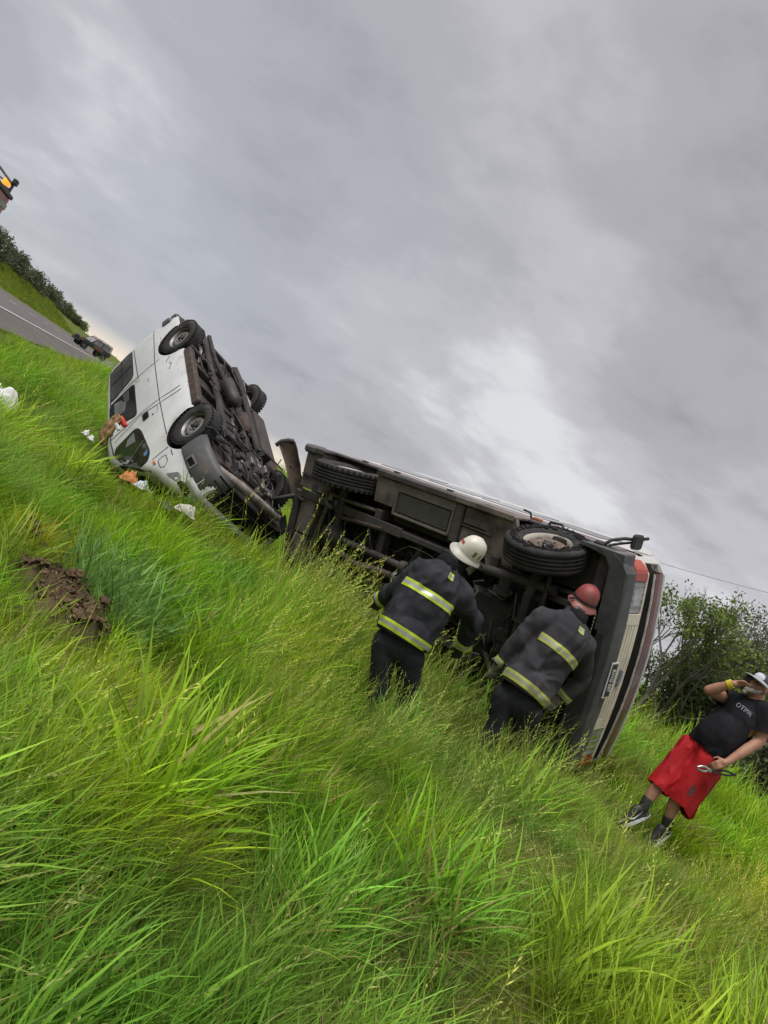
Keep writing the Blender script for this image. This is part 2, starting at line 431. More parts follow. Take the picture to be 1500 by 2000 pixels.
TYPES = {'weed': (11, 12), 'lush': (0, 1, 2), 'broad': (3, 4), 'stalks': (5, 6), 'flat': (7, 8), 'short': (9,), 'culm': (10,)}

def fbm(x, y, f, seed):
    return np.array([mnoise.fractal(Vector((a * f + seed, b * f - seed, seed * .37)), 1.0, 2.0, 3) for a, b in zip(x, y)])

def scatter(name, pts, idx, scl, rot, tint, label):
    me = bpy.data.meshes.new(name); me.vertices.add(len(pts)); me.vertices.foreach_set('co', pts.astype(np.float32).ravel())
    me.attributes.new('idx', 'INT', 'POINT').data.foreach_set('value', idx.astype(np.int32))
    me.attributes.new('scl', 'FLOAT', 'POINT').data.foreach_set('value', scl.astype(np.float32))
    me.attributes.new('rot', 'FLOAT_VECTOR', 'POINT').data.foreach_set('vector', rot.astype(np.float32).ravel())
    me.attributes.new('tint', 'FLOAT_COLOR', 'POINT').data.foreach_set('color', tint.astype(np.float32).ravel())
    o = link(name, me)
    ng = bpy.data.node_groups.new(name, 'GeometryNodeTree')
    ng.interface.new_socket('Geometry', in_out='INPUT', socket_type='NodeSocketGeometry'); ng.interface.new_socket('Geometry', in_out='OUTPUT', socket_type='NodeSocketGeometry')
    N, L = ng.nodes, ng.links
    gi, go = N.new('NodeGroupInput'), N.new('NodeGroupOutput')
    ci = N.new('GeometryNodeCollectionInfo'); ci.inputs['Collection'].default_value = TUFTS; ci.inputs['Separate Children'].default_value = True; ci.inputs['Reset Children'].default_value = True
    ip = N.new('GeometryNodeInstanceOnPoints'); ip.inputs['Pick Instance'].default_value = True
    def na(n_, t):
        a = N.new('GeometryNodeInputNamedAttribute'); a.data_type = t; a.inputs[0].default_value = n_; return a.outputs[0]
    L.new(gi.outputs[0], ip.inputs['Points']); L.new(ci.outputs[0], ip.inputs['Instance'])
    L.new(na('idx', 'INT'), ip.inputs['Instance Index']); L.new(na('rot', 'FLOAT_VECTOR'), ip.inputs['Rotation']); L.new(na('scl', 'FLOAT'), ip.inputs['Scale'])
    L.new(ip.outputs[0], go.inputs[0])
    md = o.modifiers.new('scatter', 'NODES'); md.node_group = ng
    return tag(o, label, kind='stuff')

def in_quad(x, y, C, ax, ay, hx, hy):
    dx, dy = x - C[0], y - C[1]
    return (abs(dx * ax[0] + dy * ax[1]) < hx) & (abs(dx * ay[0] + dy * ay[1]) < hy)
TRACK = [(2.3, 5.6), (1.75, 4.4), (1.35, 3.3), (1.0, 2.3), (.9, 1.6)]      # trodden strip of pale flattened grass

def seg_dist(x, y, line):
    d = np.full(len(x), 9e9)
    for (ax, ay), (bx, by) in zip(line[:-1], line[1:]):
        vx, vy = bx - ax, by - ay; t = np.clip(((x - ax) * vx + (y - ay) * vy) / (vx * vx + vy * vy), 0, 1)
        d = np.minimum(d, np.hypot(x - ax - t * vx, y - ay - t * vy))
    return d

def build_grass():
    X, Y, S = [], [], []
    def ring(r0, r1, dens, sc):
        area = math.radians(110) / 2 * (r1 * r1 - r0 * r0); n = int(area * dens)
        r = np.sqrt(rng.uniform(r0 * r0, r1 * r1, n)); a = rng.uniform(math.radians(-52), math.radians(58), n)
        X.append(r * np.sin(a)); Y.append(r * np.cos(a)); S.append(np.full(n, sc))
    for r0, r1, dens, sc in ((.9, 4, 250, .85), (4, 7.5, 190, .95), (7.5, 12, 95, 1.05), (12, 20, 42, 1.2), (20, 34, 16, 1.4)): ring(r0, r1, dens, sc)
    x, y, s = np.concatenate(X), np.concatenate(Y), np.concatenate(S)
    N = x * RN[0] + y * RN[1]
    keep = N < 4.42 + .25 * np.sin(y * 3) * np.sin(y * 1.3)
    keep &= ~in_quad(x, y, (1.5, 8.9), (.705, -.6955), (.70, .72), 2.2, .75)             # under the bus
    keep &= ~in_quad(x, y, (-3.1, 11.0), (.62, -.78), (.78, .62), 1.5, .62)              # under the van
    x, y, s = x[keep], y[keep], s[keep]
    dm = dirt_mask(x, y); keep = rng.uniform(size=len(x)) > dm * .84
    x, y, s = x[keep], y[keep], s[keep]; n = len(x)
    f1 = fbm(x, y, .55, 3.1); f2 = fbm(x, y, 1.3, 9.7); f3 = fbm(x, y, .33, 21.0); td = seg_dist(x, y, TRACK)
    u = rng.uniform(size=n); v = rng.uniform(size=n)
    idx = rng.integers(0, 3, n)
    def put(mask, key): 
        t = TYPES[key]; idx[mask] = np.array(t)[rng.integers(0, len(t), mask.sum())]
    put((f2 > .02) & (u < .62), 'broad'); put(u > .955, 'stalks'); put((f1 < -.15) & (u < .5), 'short')
    nearbus = (y > 4.2) & (y < 9) & (x > -.6) & (x < 4)
    put(nearbus & (v < .28), 'stalks')
    put((v > .86) & (v < .915), 'weed')
    rt = (x > np.interp(y, [1.5, 2.3, 3.3, 4.4, 5.6, 9], [1.0, 1.1, 1.45, 1.9, 2.5, 4.5])) & (y < 9)
    put(rt & (u < .16), 'weed')
    put((td < .34) & (v < .55), 'flat'); put((td < .4) & (v > .86), 'short')
    put(np.hypot(x - 3.35, y - 6.7) < .55, 'short')
    put((rng.uniform(size=n) < .012), 'culm')
    # colour: bright yellow-green to bluish green, patches of ochre
    G = np.array([(.275, .460, .018), (.118, .360, .024), (.395, .480, .030), (.210, .390, .085)])
    w = np.stack([np.ones(n), sm(-.05, .25, f2), sm(.0, .3, f1), sm(.02, .28, f3)], 1) * np.array([.8, 1.1, 1.0, 1.0]); w /= w.sum(1)[:, None]
    c = w @ G
    c *= (1 + .16 * rng.normal(size=n))[:, None].clip(.6, 1.5)
    c[rt] *= np.array([1.22, 1.08, .9])
    wd = np.isin(idx, TYPES['weed']); c[wd] = c[wd] * np.array([.85, .85, 1.0])
    st = np.isin(idx, TYPES['stalks'] + TYPES['culm'])
    c[st] = c[st] * .55 + np.array([.22, .24, .085]) * .6
    fl = np.isin(idx, TYPES['flat']); c[fl] = np.array([.33, .36, .10]) * rng.uniform(.7, 1.2, fl.sum())[:, None]
    oc = (rng.uniform(size=n) < .08) & ~st; c[oc] = np.array([.36, .32, .11])
    sc = s * rng.uniform(.75, 1.25, n) * (1 + .35 * np.clip(f1, -.5, .6))
    f4 = fbm(x, y, 2.0, 33.0); f5 = fbm(x, y, .9, 51.0); sc *= .90 + .46 * np.clip(f4 * 1.7, -.65, .65) + .18 * np.clip(f5 * 1.5, -.5, .5); c *= (1 + .40 * np.clip(f4 * 1.6 + f5, -.7, .7))[:, None]  # short spots between clumps also tinted darker, shade put into the colour
    sc *= 1 + .10 * sm(1.0, .35, seg_dist(x, y, [(-1.1, 9.6), (2.4, 6.6)])); sc *= 1 - .25 * sm(-1.2, -2.4, x) * sm(5.5, 7, y)
    sc *= np.where(np.hypot(x - 3.2, y - 6.6) < .95, .55, 1.0)
    sc *= np.where(np.hypot((x + 1.25) / 1.2, (y - 4.0) / 1.3) < 1, .50, 1.0)
    sc *= 1 - .58 * sm(2.2, 3.8, x * RN[0] + y * RN[1])
    sc *= np.where((np.hypot(x + 3.0, y - 9.1) < .8), .66, 1.0); sc *= 1 + .28 * sm(1.0, .4, np.hypot((x + 1.9) / .8, (y - 8.75) / .8))
    fz = np.maximum(sm(1.5, .8, np.hypot(x - .75, y - 5.55)), sm(1.4, .7, np.hypot(x - 1.75, y - 5.85))); sc *= 1 - .27 * fz
    sc *= np.where(rt, .82, 1.0)
    sc *= 1 - .28 * sm(.4, 0, td)
    rot = np.stack([rng.normal(0, .10, n), rng.normal(.03, .14, n), rng.normal(0, .55, n)], 1)
    z = np.concatenate([land(x[i:i + 20000], y[i:i + 20000]) for i in range(0, n, 20000)])
    pts = np.stack([x, y, z], 1); tint = np.concatenate([c, np.ones((n, 1))], 1)
    ex = []
    for px, py, d, m_, rad, col, ss in ((232, 1165, 5.25, 26, .20, (.22, .40, .10), 1.1), (60, 1090, 5.3, 16, .15, (.42, .42, .03), .9), (215, 1120, 5.5, 14, .16, (.25, .42, .12), 1.15), (40, 1130, 4.9, 10, .15, (.33, .44, .06), .9)):
        q = at(px, py, d)
        for _ in range(m_): ex.append((q[0] + rng.normal(0, rad), q[1] + rng.normal(0, rad), rng.choice([0, 3, 4]), ss * rng.uniform(.8, 1.2), *(np.array(col) * rng.uniform(.8, 1.2))))
    ex = np.array(ex); m_ = len(ex); x = np.r_[x, ex[:, 0]]; y = np.r_[y, ex[:, 1]]; pts = np.concatenate([pts, np.stack([ex[:, 0], ex[:, 1], land(ex[:, 0], ex[:, 1]) + .03], 1)]); idx = np.r_[idx, ex[:, 2].astype(int)]; sc = np.r_[sc, ex[:, 3]]
    tint = np.concatenate([tint, np.concatenate([ex[:, 4:7], np.ones((m_, 1))], 1)]); rot = np.concatenate([rot, np.stack([rng.normal(0, .15, m_), rng.normal(0, .15, m_), rng.uniform(0, 6.28, m_)], 1)])
    tall = np.isin(idx, TYPES['stalks'] + TYPES['culm'])
    scatter('grass', pts[~tall], idx[~tall], sc[~tall], rot[~tall], tint[~tall], 'tall lush green grass leaning in the wind')
    scatter('grass_seed_stalks', pts[tall], idx[tall], sc[tall], rot[tall], tint[tall], 'pale seed stalks standing above the green grass')
    # rough turf of the cutting beyond the road
    m = 5200; t = rng.uniform(20, 150, m); q = rng.uniform(17.9, 27, m)
    x = RH[0] * t + RN[0] * q; y = RH[1] * t + RN[1] * q
    c = np.array([.19, .28, .026])[None] * rng.uniform(.7, 1.25, m)[:, None] + np.array([.05, .0, .0])[None] * (fbm(x, y, .15, 4)[:, None] > .1)
    scatter('bank_grass', np.stack([x, y, land(x, y)], 1), rng.choice([0, 1, 2, 9], m), rng.uniform(1.2, 2.0, m), np.stack([rng.normal(0, .1, m), rng.normal(0, .1, m), rng.uniform(0, 6, m)], 1),
            np.concatenate([c, np.ones((m, 1))], 1), 'yellowish green turf on the slope beyond the road')
build_grass()
# ------------------------------------------------------------------ vehicles: shared builders
RUB = mat('tyre_rubber', (.022, .022, .023), (.040, .038, .036), scale=6, rough=.8, bump=.15, bscale=40, spec=.3, dirt=(.085, .072, .058), dscale=3, dlo=.55, dhi=.75)
BLACKP = mat('black_plastic', (.020, .020, .021), (.030, .030, .031), scale=8, rough=.55, spec=.4)
DARKV = mat('dark_part_cavity_shade', (.010, .010, .010), (.016, .015, .014), rough=.9, spec=.1)  # near-black parts; on flat patches it paints the shade of holes and gaps
CHROME = mat('worn_chrome', (.62, .62, .62), (.40, .39, .38), scale=9, rough=.28, metal=1.0)
STEELW = mat('silver_rim_paint', (.30, .295, .29), (.19, .185, .18), scale=7, rough=.5, metal=.4, dirt=(.10, .08, .06), dscale=4, dlo=.5, dhi=.72)
GLASSD = mat('dark_window_glass', (.012, .014, .015), (.022, .024, .026), scale=1.5, rough=.08, spec=.7)

def tyre_profile(R, rin, w, grooves):
    h = w / 2
    pr = [(rin, -h * .72), (rin + .02, -h * .86), ((R + rin) / 2, -h), (R - .035, -h * .96), (R - .010, -h * .82)]
    for g in grooves:
        pr += [(R, h * g - .010), (R - .010, h * g - .005), (R - .010, h * g + .005), (R, h * g + .010)]
    pr += [(R - .010, h * .82), (R - .035, h * .96), ((R + rin) / 2, h), (rin + .02, h * .86), (rin, h * .72), (rin, -h * .72)]
    return pr

def steel_wheel(parent, c, R, w, out, rimR, name='wheel', holes=8, rim_mat=None, disc_mat=None, blocks=True, seed=0, torn=False):
    """tyre with tread blocks; a rim with a pressed disc and holes; a hub. out: +1/-1, which way along y the disc faces"""
    rm = rim_mat or STEELW
    mb = MB(); mb.lathe(tyre_profile(R, rimR, w, (-.45, -.15, .15, .45)), (0, 0, 0), (0, 1, 0), RUB, n=44)
    if blocks:
        n = 40
        for k in range(n):
            th = 2 * math.pi * k / n; ca, sa = math.cos(th), math.sin(th)
            for sy in (-1, 1):
                Rm = np.array([[ca, 0, sa], [0, 1, 0], [-sa, 0, ca]])
                mb.box(np.array([sa * (R - .004), sy * w * .40, ca * (R - .004)]), (.030, w * .14, .014), RUB, R=Rm)
    t = mb.build(name, parent); t.location = c
    r = MB()
    r.lathe([(rimR + .012, out * w * .40), (rimR + .012, out * w * .36), (rimR - .012, out * w * .34), (rimR - .02, out * w * .10), (rimR - .02, -out * w * .34), (rimR + .01, -out * w * .40)], (0, 0, 0), (0, 1, 0), rm, n=36)
    d0 = out * w * .16
    r.lathe([(rimR - .018, d0 - out * .03), (rimR * .80, d0), (rimR * .62, d0 + out * .022), (rimR * .42, d0 + out * .012), (rimR * .30, d0 - out * .01), (.001, d0 - out * .012)], (0, 0, 0), (0, 1, 0), disc_mat or rm, n=36)
    for k in range(holes):
        th = 2 * math.pi * (k + .5) / holes
        q = np.array([rimR * .76 * math.cos(th), d0 + out * .004, rimR * .76 * math.sin(th)])
        Rm = np.array([[-math.sin(th), 0, math.cos(th)], [0, 1, 0], [math.cos(th), 0, math.sin(th)]]).T
        r.box(q, (rimR * .26, .016, rimR * .15), DARKV, R=Rm, bev=.006)
    rim = r.build('rim', t)
    h = MB(); h.lathe([(rimR * .22, d0 - out * .02), (rimR * .22, d0 + out * .028), (rimR * .15, d0 + out * .038), (.001, d0 + out * .040)], (0, 0, 0), (0, 1, 0), BLACKP, n=16)
    for k in range(5):
        th = 2 * math.pi * k / 5; q = np.array([rimR * .36 * math.cos(th), d0 + out * .012, rimR * .36 * math.sin(th)])
        h.tube([q, q + np.array([0, out * .022, 0])], .011, CHROME, n=6)
    h.build('hub', t)
    return t

def drape(bv, pts2, axis, start, thick, lift, m, name, parent, mb=None, sub=4, edge=.25):
    """a panel that follows the body: pts2 3-D outline points on a plane, pushed along 'axis' onto the surface"""
    P = [np.array(p, float) for p in pts2]
    Q = []
    for a, b in zip(P, P[1:] + P[:1]):
        n = max(1, int(np.linalg.norm(b - a) / edge))
        for i in range(n): Q.append(a + (b - a) * i / n)
    cen = sum(Q) / len(Q); ax = Vector(axis).normalized(); n = len(Q)
    rings = [[cen]] + [[cen + (q - cen) * t for q in Q] for t in (.34, .67, 1.0)]
    def hit(p):
        o = Vector(p) - ax * start; h = bv.ray_cast(o, ax, start * 2 + 1)
        if h[0] is None: return Vector(p)
        return h[0] - ax * lift
    V, F = [], []
    V.append(hit(rings[0][0]))
    for rg in rings[1:]: V += [hit(p) for p in rg]
    for j in range(n): F.append((0, 1 + j, 1 + (j + 1) % n))
    for k in range(2):
        for j in range(n): F.append((1 + k * n + j, 1 + (k + 1) * n + j, 1 + (k + 1) * n + (j + 1) % n, 1 + k * n + (j + 1) % n))
    back = len(V); V += [v + ax * thick for v in V[1 + 2 * n:]]
    for j in range(n): F.append((1 + 2 * n + j, back + j, back + (j + 1) % n, 1 + 2 * n + (j + 1) % n))
    B = mb or MB(); B.add(V, F, m, smooth=False)
    return B if mb is not None else B.build(name, parent)

def ribbon(bv, pts, width, axis, start, lift, m, mb):
    """a thin seam or moulding that follows the body along a polyline"""
    ax = Vector(axis).normalized(); P = [Vector(p) for p in pts]; Q = []
    for a, b in zip(P[:-1], P[1:]):
        n = max(1, int((b - a).length / .12))
        Q += [a.lerp(b, i / n) for i in range(n)]
    Q.append(P[-1]); V = []
    for i, q in enumerate(Q):
        t = (Q[min(i + 1, len(Q) - 1)] - Q[max(i - 1, 0)]).normalized(); s = t.cross(ax).normalized() * width / 2
        for e in (q - s, q + s):
            h = bv.ray_cast(e - ax * start, ax, start * 2 + 1)
            V.append((h[0] if h[0] is not None else e) - ax * lift)
    F = [(2 * i, 2 * i + 1, 2 * i + 3, 2 * i + 2) for i in range(len(Q) - 1)]
    mb.add(V, F, m)

def round_poly(pts, r, n=4):
    P = [np.array(p, float) for p in pts]; out = []
    for i, p in enumerate(P):
        a, b = P[i - 1] - p, P[(i + 1) % len(P)] - p
        la, lb = np.linalg.norm(a), np.linalg.norm(b); q = min(r, la * .45, lb * .45)
        A, B = p + a / la * q, p + b / lb * q
        for k in range(n + 1):
            t = k / n; out.append((1 - t) ** 2 * A + 2 * t * (1 - t) * p + t * t * B)
    return out

def shell(name, stations, section, mats_fn, parent, mats):
    """loft sections (half profiles, left side from bottom centre to top centre) along x and close the ends"""
    rings = []
    for st in stations:
        half = section(st)
        full = half + [(-y, z) for y, z in half[::-1][1:-1]]
        rings.append([(st[0] if not callable(st) else 0, y, z) for y, z in full])
    n = len(rings[0]); V = [v for r in rings for v in r]
    F = [(i * n + j, i * n + (j + 1) % n, (i + 1) * n + (j + 1) % n, (i + 1) * n + j) for i in range(len(rings) - 1) for j in range(n)]
    F += [list(range(n))[::-1], [(len(rings) - 1) * n + j for j in range(n)]]
    me = bpy.data.meshes.new(name); me.from_pydata(V, [], F)
    for m in mats: me.materials.append(m)
    bm = bmesh.new(); bm.from_mesh(me); bmesh.ops.recalc_face_normals(bm, faces=bm.faces); bm.to_mesh(me); bm.free()
    for p in me.polygons: p.material_index = mats_fn(p.center, p.normal); p.use_smooth = True
    return link(name, me, parent)

def cut(o, cutter):
    cutter.parent = o.parent
    md = o.modifiers.new('cut', 'BOOLEAN'); md.operation = 'DIFFERENCE'; md.object = cutter; md.solver = 'EXACT'
    try: md.material_mode = 'TRANSFER'
    except Exception: pass
    apply_mods(o); me = cutter.data; bpy.data.objects.remove(cutter); bpy.data.meshes.remove(me)

def auto_smooth(o, ang=35):
    bm = bmesh.new(); bm.from_mesh(o.data)
    for e in bm.edges:
        if len(e.link_faces) == 2 and e.calc_face_angle(0) > math.radians(ang): e.smooth = False
    for f in bm.faces: f.smooth = True
    bm.to_mesh(o.data); bm.free()
# ------------------------------------------------------------------ the white van lying nose-down on its roof edge
VR = np.array([[0.567, -0.7174, -0.4049], [-0.7156, -0.6724, 0.1893], [-0.408, 0.1824, -0.8946]]); VT = np.array([-1.831, 9.958, 1.593])
def M4(R, t): return Matrix([list(R[i]) + [t[i]] for i in range(3)] + [[0, 0, 0, 1]])
WHITE = mat('white_van_paint', (.72, .73, .74), (.60, .61, .62), scale=1.2, rough=.38, spec=.5, dirt=(.33, .29, .25), dscale=2.0, dlo=.53, dhi=.74, coat=.25, bump=.45, bscale=1.7)
GREYP = mat('grey_bumper_plastic', (.075, .078, .084), (.10, .10, .105), scale=5, rough=.6, dirt=(.13, .11, .09), dscale=5)
UNDER = mat('dirty_underbody', (.026, .024, .023), (.058, .049, .044), scale=5, rough=.85, bump=.3, bscale=20, dirt=(.030, .026, .024), dscale=3, dlo=.48, dhi=.65)
RUSTY = mat('rusty_metal', (.095, .064, .050), (.046, .036, .032), scale=8, rough=.8, bump=.25, bscale=30, metal=.2)
OILY = mat('oily_black_metal', (.020, .019, .018), (.045, .040, .037), scale=7, rough=.55, bump=.2, bscale=25)
ALLOY = mat('cast_alloy', (.22, .21, .20), (.12, .11, .10), scale=9, rough=.5, metal=.6)
PALERAIL = mat('scraped_rail', (.34, .31, .28), (.20, .17, .145), scale=9, rough=.7)
SEAM = mat('panel_seam', (.030, .031, .033), rough=.8)

def build_van():
    root = empty('van', M=M4(VR, VT))
    tag(root, 'white van tipped on its nose and roof edge, wheels in the air', 'van')
    W = .85
    prof = [(-3.03, .30, 1.66, .80), (-3.0, .27, 1.75, .83), (-2.9, .26, 1.80, .845), (-2.3, .25, 1.83, .85), (-1.6, .25, 1.84, .85), (-1.0, .25, 1.83, .85), (-.75, .25, 1.81, .85), (-.55, .25, 1.75, .85),
            (-.35, .25, 1.60, .85), (-.15, .25, 1.45, .85), (.05, .25, 1.28, .848), (.25, .25, 1.12, .842), (.42, .25, 1.00, .83), (.60, .25, .92, .80), (.78, .26, .83, .75), (.92, .28, .74, .68), (1.02, .32, .66, .58)]
    def section(st):
        x, zb, zt, w = st; out = [(0, zb), (w * .5, zb), (w * .88, zb), (w * .97, zb + .03), (w, zb + .10)]
        for k in range(1, 8):
            z = zb + .10 + (zt - .13 - zb - .10) * k / 7
            y = w * (1.0 + .012 * math.exp(-((z - .72) / .10) ** 2)) - .10 * max(0, (z - 1.0) / .75)
            out.append((y, z))
        y = out[-1][0]
        for a in (30, 60, 90): out.append((y - .12 * (1 - math.cos(math.radians(a))), zt - .13 + .12 * math.sin(math.radians(a))))
        out += [(y * .45, zt + .004), (0, zt + .012)]
        return out
    body = shell('body', prof, section, lambda c, n: 1 if n.z < -.75 else 0, root, [WHITE, UNDER])
    for (cx, r) in ((0.0, .385), (-2.30, .37)):
        for s in (1, -1):
            cb = MB(); cb.prism([(cx + r * math.cos(t), s * .60, .33 + r * math.sin(t)) for t in np.linspace(0, 2 * math.pi, 33)[:-1]], (0, s * .42, 0), DARKV); c = cb.build('cutter'); cut(body, c)
            cb = MB(); cb.span((cx - r * .96, s * .605, -.1), (cx + r * .96, s * 1.05, .34), DARKV); c = cb.build('cutter'); cut(body, c)
    auto_smooth(body, 40); bv = bvh_of(body)
    L = lambda pts: [(x, .9, z) for x, z in pts]
    ax = (0, -1, 0)
    FR = mat('window_rubber', (.014, .014, .015), rough=.7)
    def window(pts, lab=None, glass=GLASSD, r=.07, grow=.035):
        P = [np.array(p, float) for p in L(pts)]; c = sum(P) / len(P)
        out = [p + (p - c) / np.linalg.norm(p - c) * grow for p in P]
        f = drape(bv, round_poly(out, r + .03), ax, .6, .02, .004, FR, 'window', root)
        g = drape(bv, round_poly(P, r), ax, .6, .006, .008, glass, 'pane', f)
        return f
    GREYG = mat('grey_window_glass', (.060, .066, .066), (.10, .105, .105), scale=2.0, rough=.10, spec=.7)
    w1 = window([(-2.93, 1.21), (-2.16, 1.21), (-2.03, 1.68), (-2.86, 1.66)], glass=GREYG)
    fr = MB(); ribbon(bv, L([(-2.50, 1.21), (-2.46, 1.67)]), .03, ax, .6, .012, FR, fr); ribbon(bv, L([(-2.90, 1.43), (-2.10, 1.43)]), .014, ax, .6, .012, FR, fr); fr.build('frame', w1, fix=False)
    w2 = window([(-1.93, 1.20), (-1.10, 1.18), (-1.36, 1.69), (-1.93, 1.69)])
    ht = MB(); drape(bv, L([(-1.88, 1.60), (-1.50, 1.60), (-1.44, 1.40), (-1.62, 1.36), (-1.80, 1.46)]), ax, .6, .004, .012, mat('torn_window_film', (.20, .205, .21), (.12, .125, .13), rough=.4), 'film', w2, mb=ht)
    drape(bv, L([(-1.90, 1.30), (-1.62, 1.30), (-1.62, 1.38), (-1.90, 1.42)]), ax, .6, .004, .012, GREYG, 'film', w2, mb=ht); ht.build('torn_film', w2)
    # front door with its half-open window
    w3 = window([(-.78, 1.20), (-.62, 1.12), (-.05, 1.00), (.10, 1.05), (.08, 1.16), (-.10, 1.42), (-.62, 1.60), (-.74, 1.58)])
    b = MB(); ribbon(bv, L([(-.36, 1.07), (-.10, 1.46)]), .028, ax, .6, .014, CHROME, b)
    drape(bv, L([(-.73, 1.24), (-.50, 1.22), (-.56, 1.40), (-.68, 1.36)]), ax, .6, .004, .012, mat('seat_glimpse', (.23, .23, .22), (.16, .16, .155), rough=.6), 'x', w3, mb=b)
    drape(bv, L([(-.12, 1.02), (-.02, 1.03), (-.01, 1.07), (-.08, 1.09)]), ax, .6, .004, .012, mat('blue_cloth_glimpse', (.10, .22, .42), (.06, .14, .30), rough=.5), 'x', w3, mb=b)
    drape(bv, L([(-.27, 1.38), (-.20, 1.33), (-.16, 1.36), (-.22, 1.42)]), ax, .6, .004, .012, mat('pale_glimpse', (.5, .5, .5), (.3, .3, .3), rough=.5), 'x', w3, mb=b)
    b.build('quarter_bar', w3)
    ws = [(.02, .62, 1.22), (.36, .66, 1.06), (.36, -.66, 1.06), (-.42, -.60, 1.62), (-.42, .60, 1.62)]
    drape(bv, [(.36, .70, 1.5), (.36, -.70, 1.5), (-.42, -.62, 1.9), (-.42, .62, 1.9)], (-.55, 0, -.83), .8, .01, .008, GLASSD, 'windscreen', root)
    drape(bv, [(-3.3, .60, 1.20), (-3.3, -.60, 1.20), (-3.3, -.55, 1.55), (-3.3, .55, 1.55)], (1, 0, 0), .6, .01, .008, GLASSD, 'rear_window', root)
    # right-hand windows, on the far side
    for x0, x1 in ((-2.85, -2.15), (-1.9, -1.2), (-.72, -.05)):
        drape(bv, round_poly([(x0, -.9, 1.22), (x1, -.9, 1.2), (x1 - .1, -.9, 1.56), (x0, -.9, 1.58)], .06), (0, 1, 0), .6, .02, .006, GLASSD, 'window', root)
    sb = MB()
    for pl in ([(-3.0, .74), (-2.0, .775), (-1.1, .76), (-.38, .72), (.1, .68), (.34, .66)], [(-1.98, 1.10), (-2.9, 1.16)], [(-.92, .30), (-.93, .80), (-1.0, 1.10), (-.92, 1.62)], [(.14, .70), (.16, 1.0)], [(-1.02, .30), (-1.04, 1.1), (-1.06, 1.7)], [(-2.06, .30), (-2.02, 1.10), (-2.02, 1.7)]):
        ribbon(bv, L(pl), .013, ax, .6, .003, SEAM, sb)
    sb.build('door_seam', root, fix=False)
    SCR = mat('bare_scrape', (.30, .28, .26), (.20, .18, .165), scale=14, rough=.7); r9 = np.random.default_rng(19); sc_ = MB()
    for _ in range(8):
        x0, z0 = r9.uniform(-2.8, -.4), r9.choice([r9.uniform(.34, .55), r9.uniform(.55, 1.1)], p=[.7, .3]); l = r9.uniform(.08, .40)
        ribbon(bv, L([(x0, z0), (x0 + l * .5, z0 + r9.normal(0, .02)), (x0 + l, z0 + r9.normal(0, .03))]), r9.uniform(.006, .020), ax, .6, .003, SCR, sc_)
    tag(sc_.build('scrape_marks', root, fix=False), kind='stuff')
    mb = MB(); ribbon(bv, L([(-2.98, 1.68), (-1.0, 1.69), (-.62, 1.63), (-.2, 1.42), (.2, 1.13), (.32, 1.02)]), .02, ax, .6, .006, SEAM, mb); mb.build('roof_gutter', root, fix=False)
    h = drape(bv, round_poly(L([(-.955, 1.075), (-.80, 1.06), (-.80, .955), (-.95, .965)]), .02), ax, .6, .03, .010, BLACKP, 'door_handle', root)
    drape(bv, round_poly(L([(-.92, 1.04), (-.83, 1.035), (-.83, .985), (-.92, .985)]), .01), ax, .6, .01, .018, DARKV, 'handle_recess', h)
    mb = MB(); drape(bv, L([(-.80, .90), (-.775, .90), (-.775, .875), (-.80, .875)]), ax, .6, .004, .006, BLACKP, 'x', root, mb=mb); mb.build('door_lock', root)
    fl = MB(); ribbon(bv, L([(.26, .88), (.40, .86), (.44, .80), (.38, .74), (.26, .75), (.24, .82), (.26, .88)]), .010, ax, .6, .003, SEAM, fl); fl.build('fuel_flap', root, fix=False)
    ind = drape(bv, L([(.215, .955), (.285, .945), (.285, .915), (.215, .925)]), ax, .6, .01, .012, mat('amber_lens', (.55, .16, .03), (.40, .10, .02), rough=.25), 'side_indicator', root)
    # headlight, lower grey bumper with its fog-lamp hole
    LENS = mat('clouded_headlight', (.30, .31, .30), (.17, .175, .17), scale=6, rough=.15, spec=.7)
    hl = drape(bv, round_poly([(.62, .95, .80), (.72, .95, .64), (1.06, .95, .58), (1.10, .95, .70)], .03), (-.45, -1, 0), .9, .02, .006, LENS, 'headlight', root)
    drape(bv, round_poly([(.86, .95, .70), (.88, .95, .63), (1.06, .95, .60), (1.08, .95, .69)], .02), (-.45, -1, 0), .9, .01, .012, DARKV, 'broken_lamp_hole', hl)
    drape(bv, round_poly([(.77, .95, .71), (.78, .95, .68), (.815, .95, .675), (.815, .95, .705)], .012), (-.45, -1, 0), .9, .01, .012, mat('bulb_glint', (.8, .8, .8), (.6, .6, .6), rough=.1), 'bulb', hl)
    drape(bv, round_poly([(.84, -.95, .80), (.84, -.95, .64), (1.06, -.95, .58), (1.10, -.95, .70)], .03), (-.45, 1, 0), .9, .02, .006, LENS, 'headlight', root)
    mb = MB()
    pts = [(.36, .845), (.60, .80), (.80, .73), (.95, .62), (1.03, .45), (1.06, .2), (1.06, -.2), (1.03, -.45), (.95, -.62), (.80, -.73), (.60, -.80), (.36, -.845)]
    rows = [(.52, .012), (.49, .03), (.34, .03), (.22, .02), (.16, -.03)]
    V, F = [], []
    for z, o in rows:
        for (x, y) in pts:
            n = np.array([max(x - .1, .05) * .6, y]); n /= np.linalg.norm(n); V.append((x + n[0] * o, y + n[1] * o, z))
    k = len(pts)
    for i in range(len(rows) - 1):
        for j in range(4): F.append((i * k + j, i * k + j + 1, (i + 1) * k + j + 1, (i + 1) * k + j))
    V = [V[i * k + j] for i in range(len(rows)) for j in range(5)]; F = [(i * 5 + j, i * 5 + j + 1, (i + 1) * 5 + j + 1, (i + 1) * 5 + j) for i in range(len(rows) - 1) for j in range(4)]
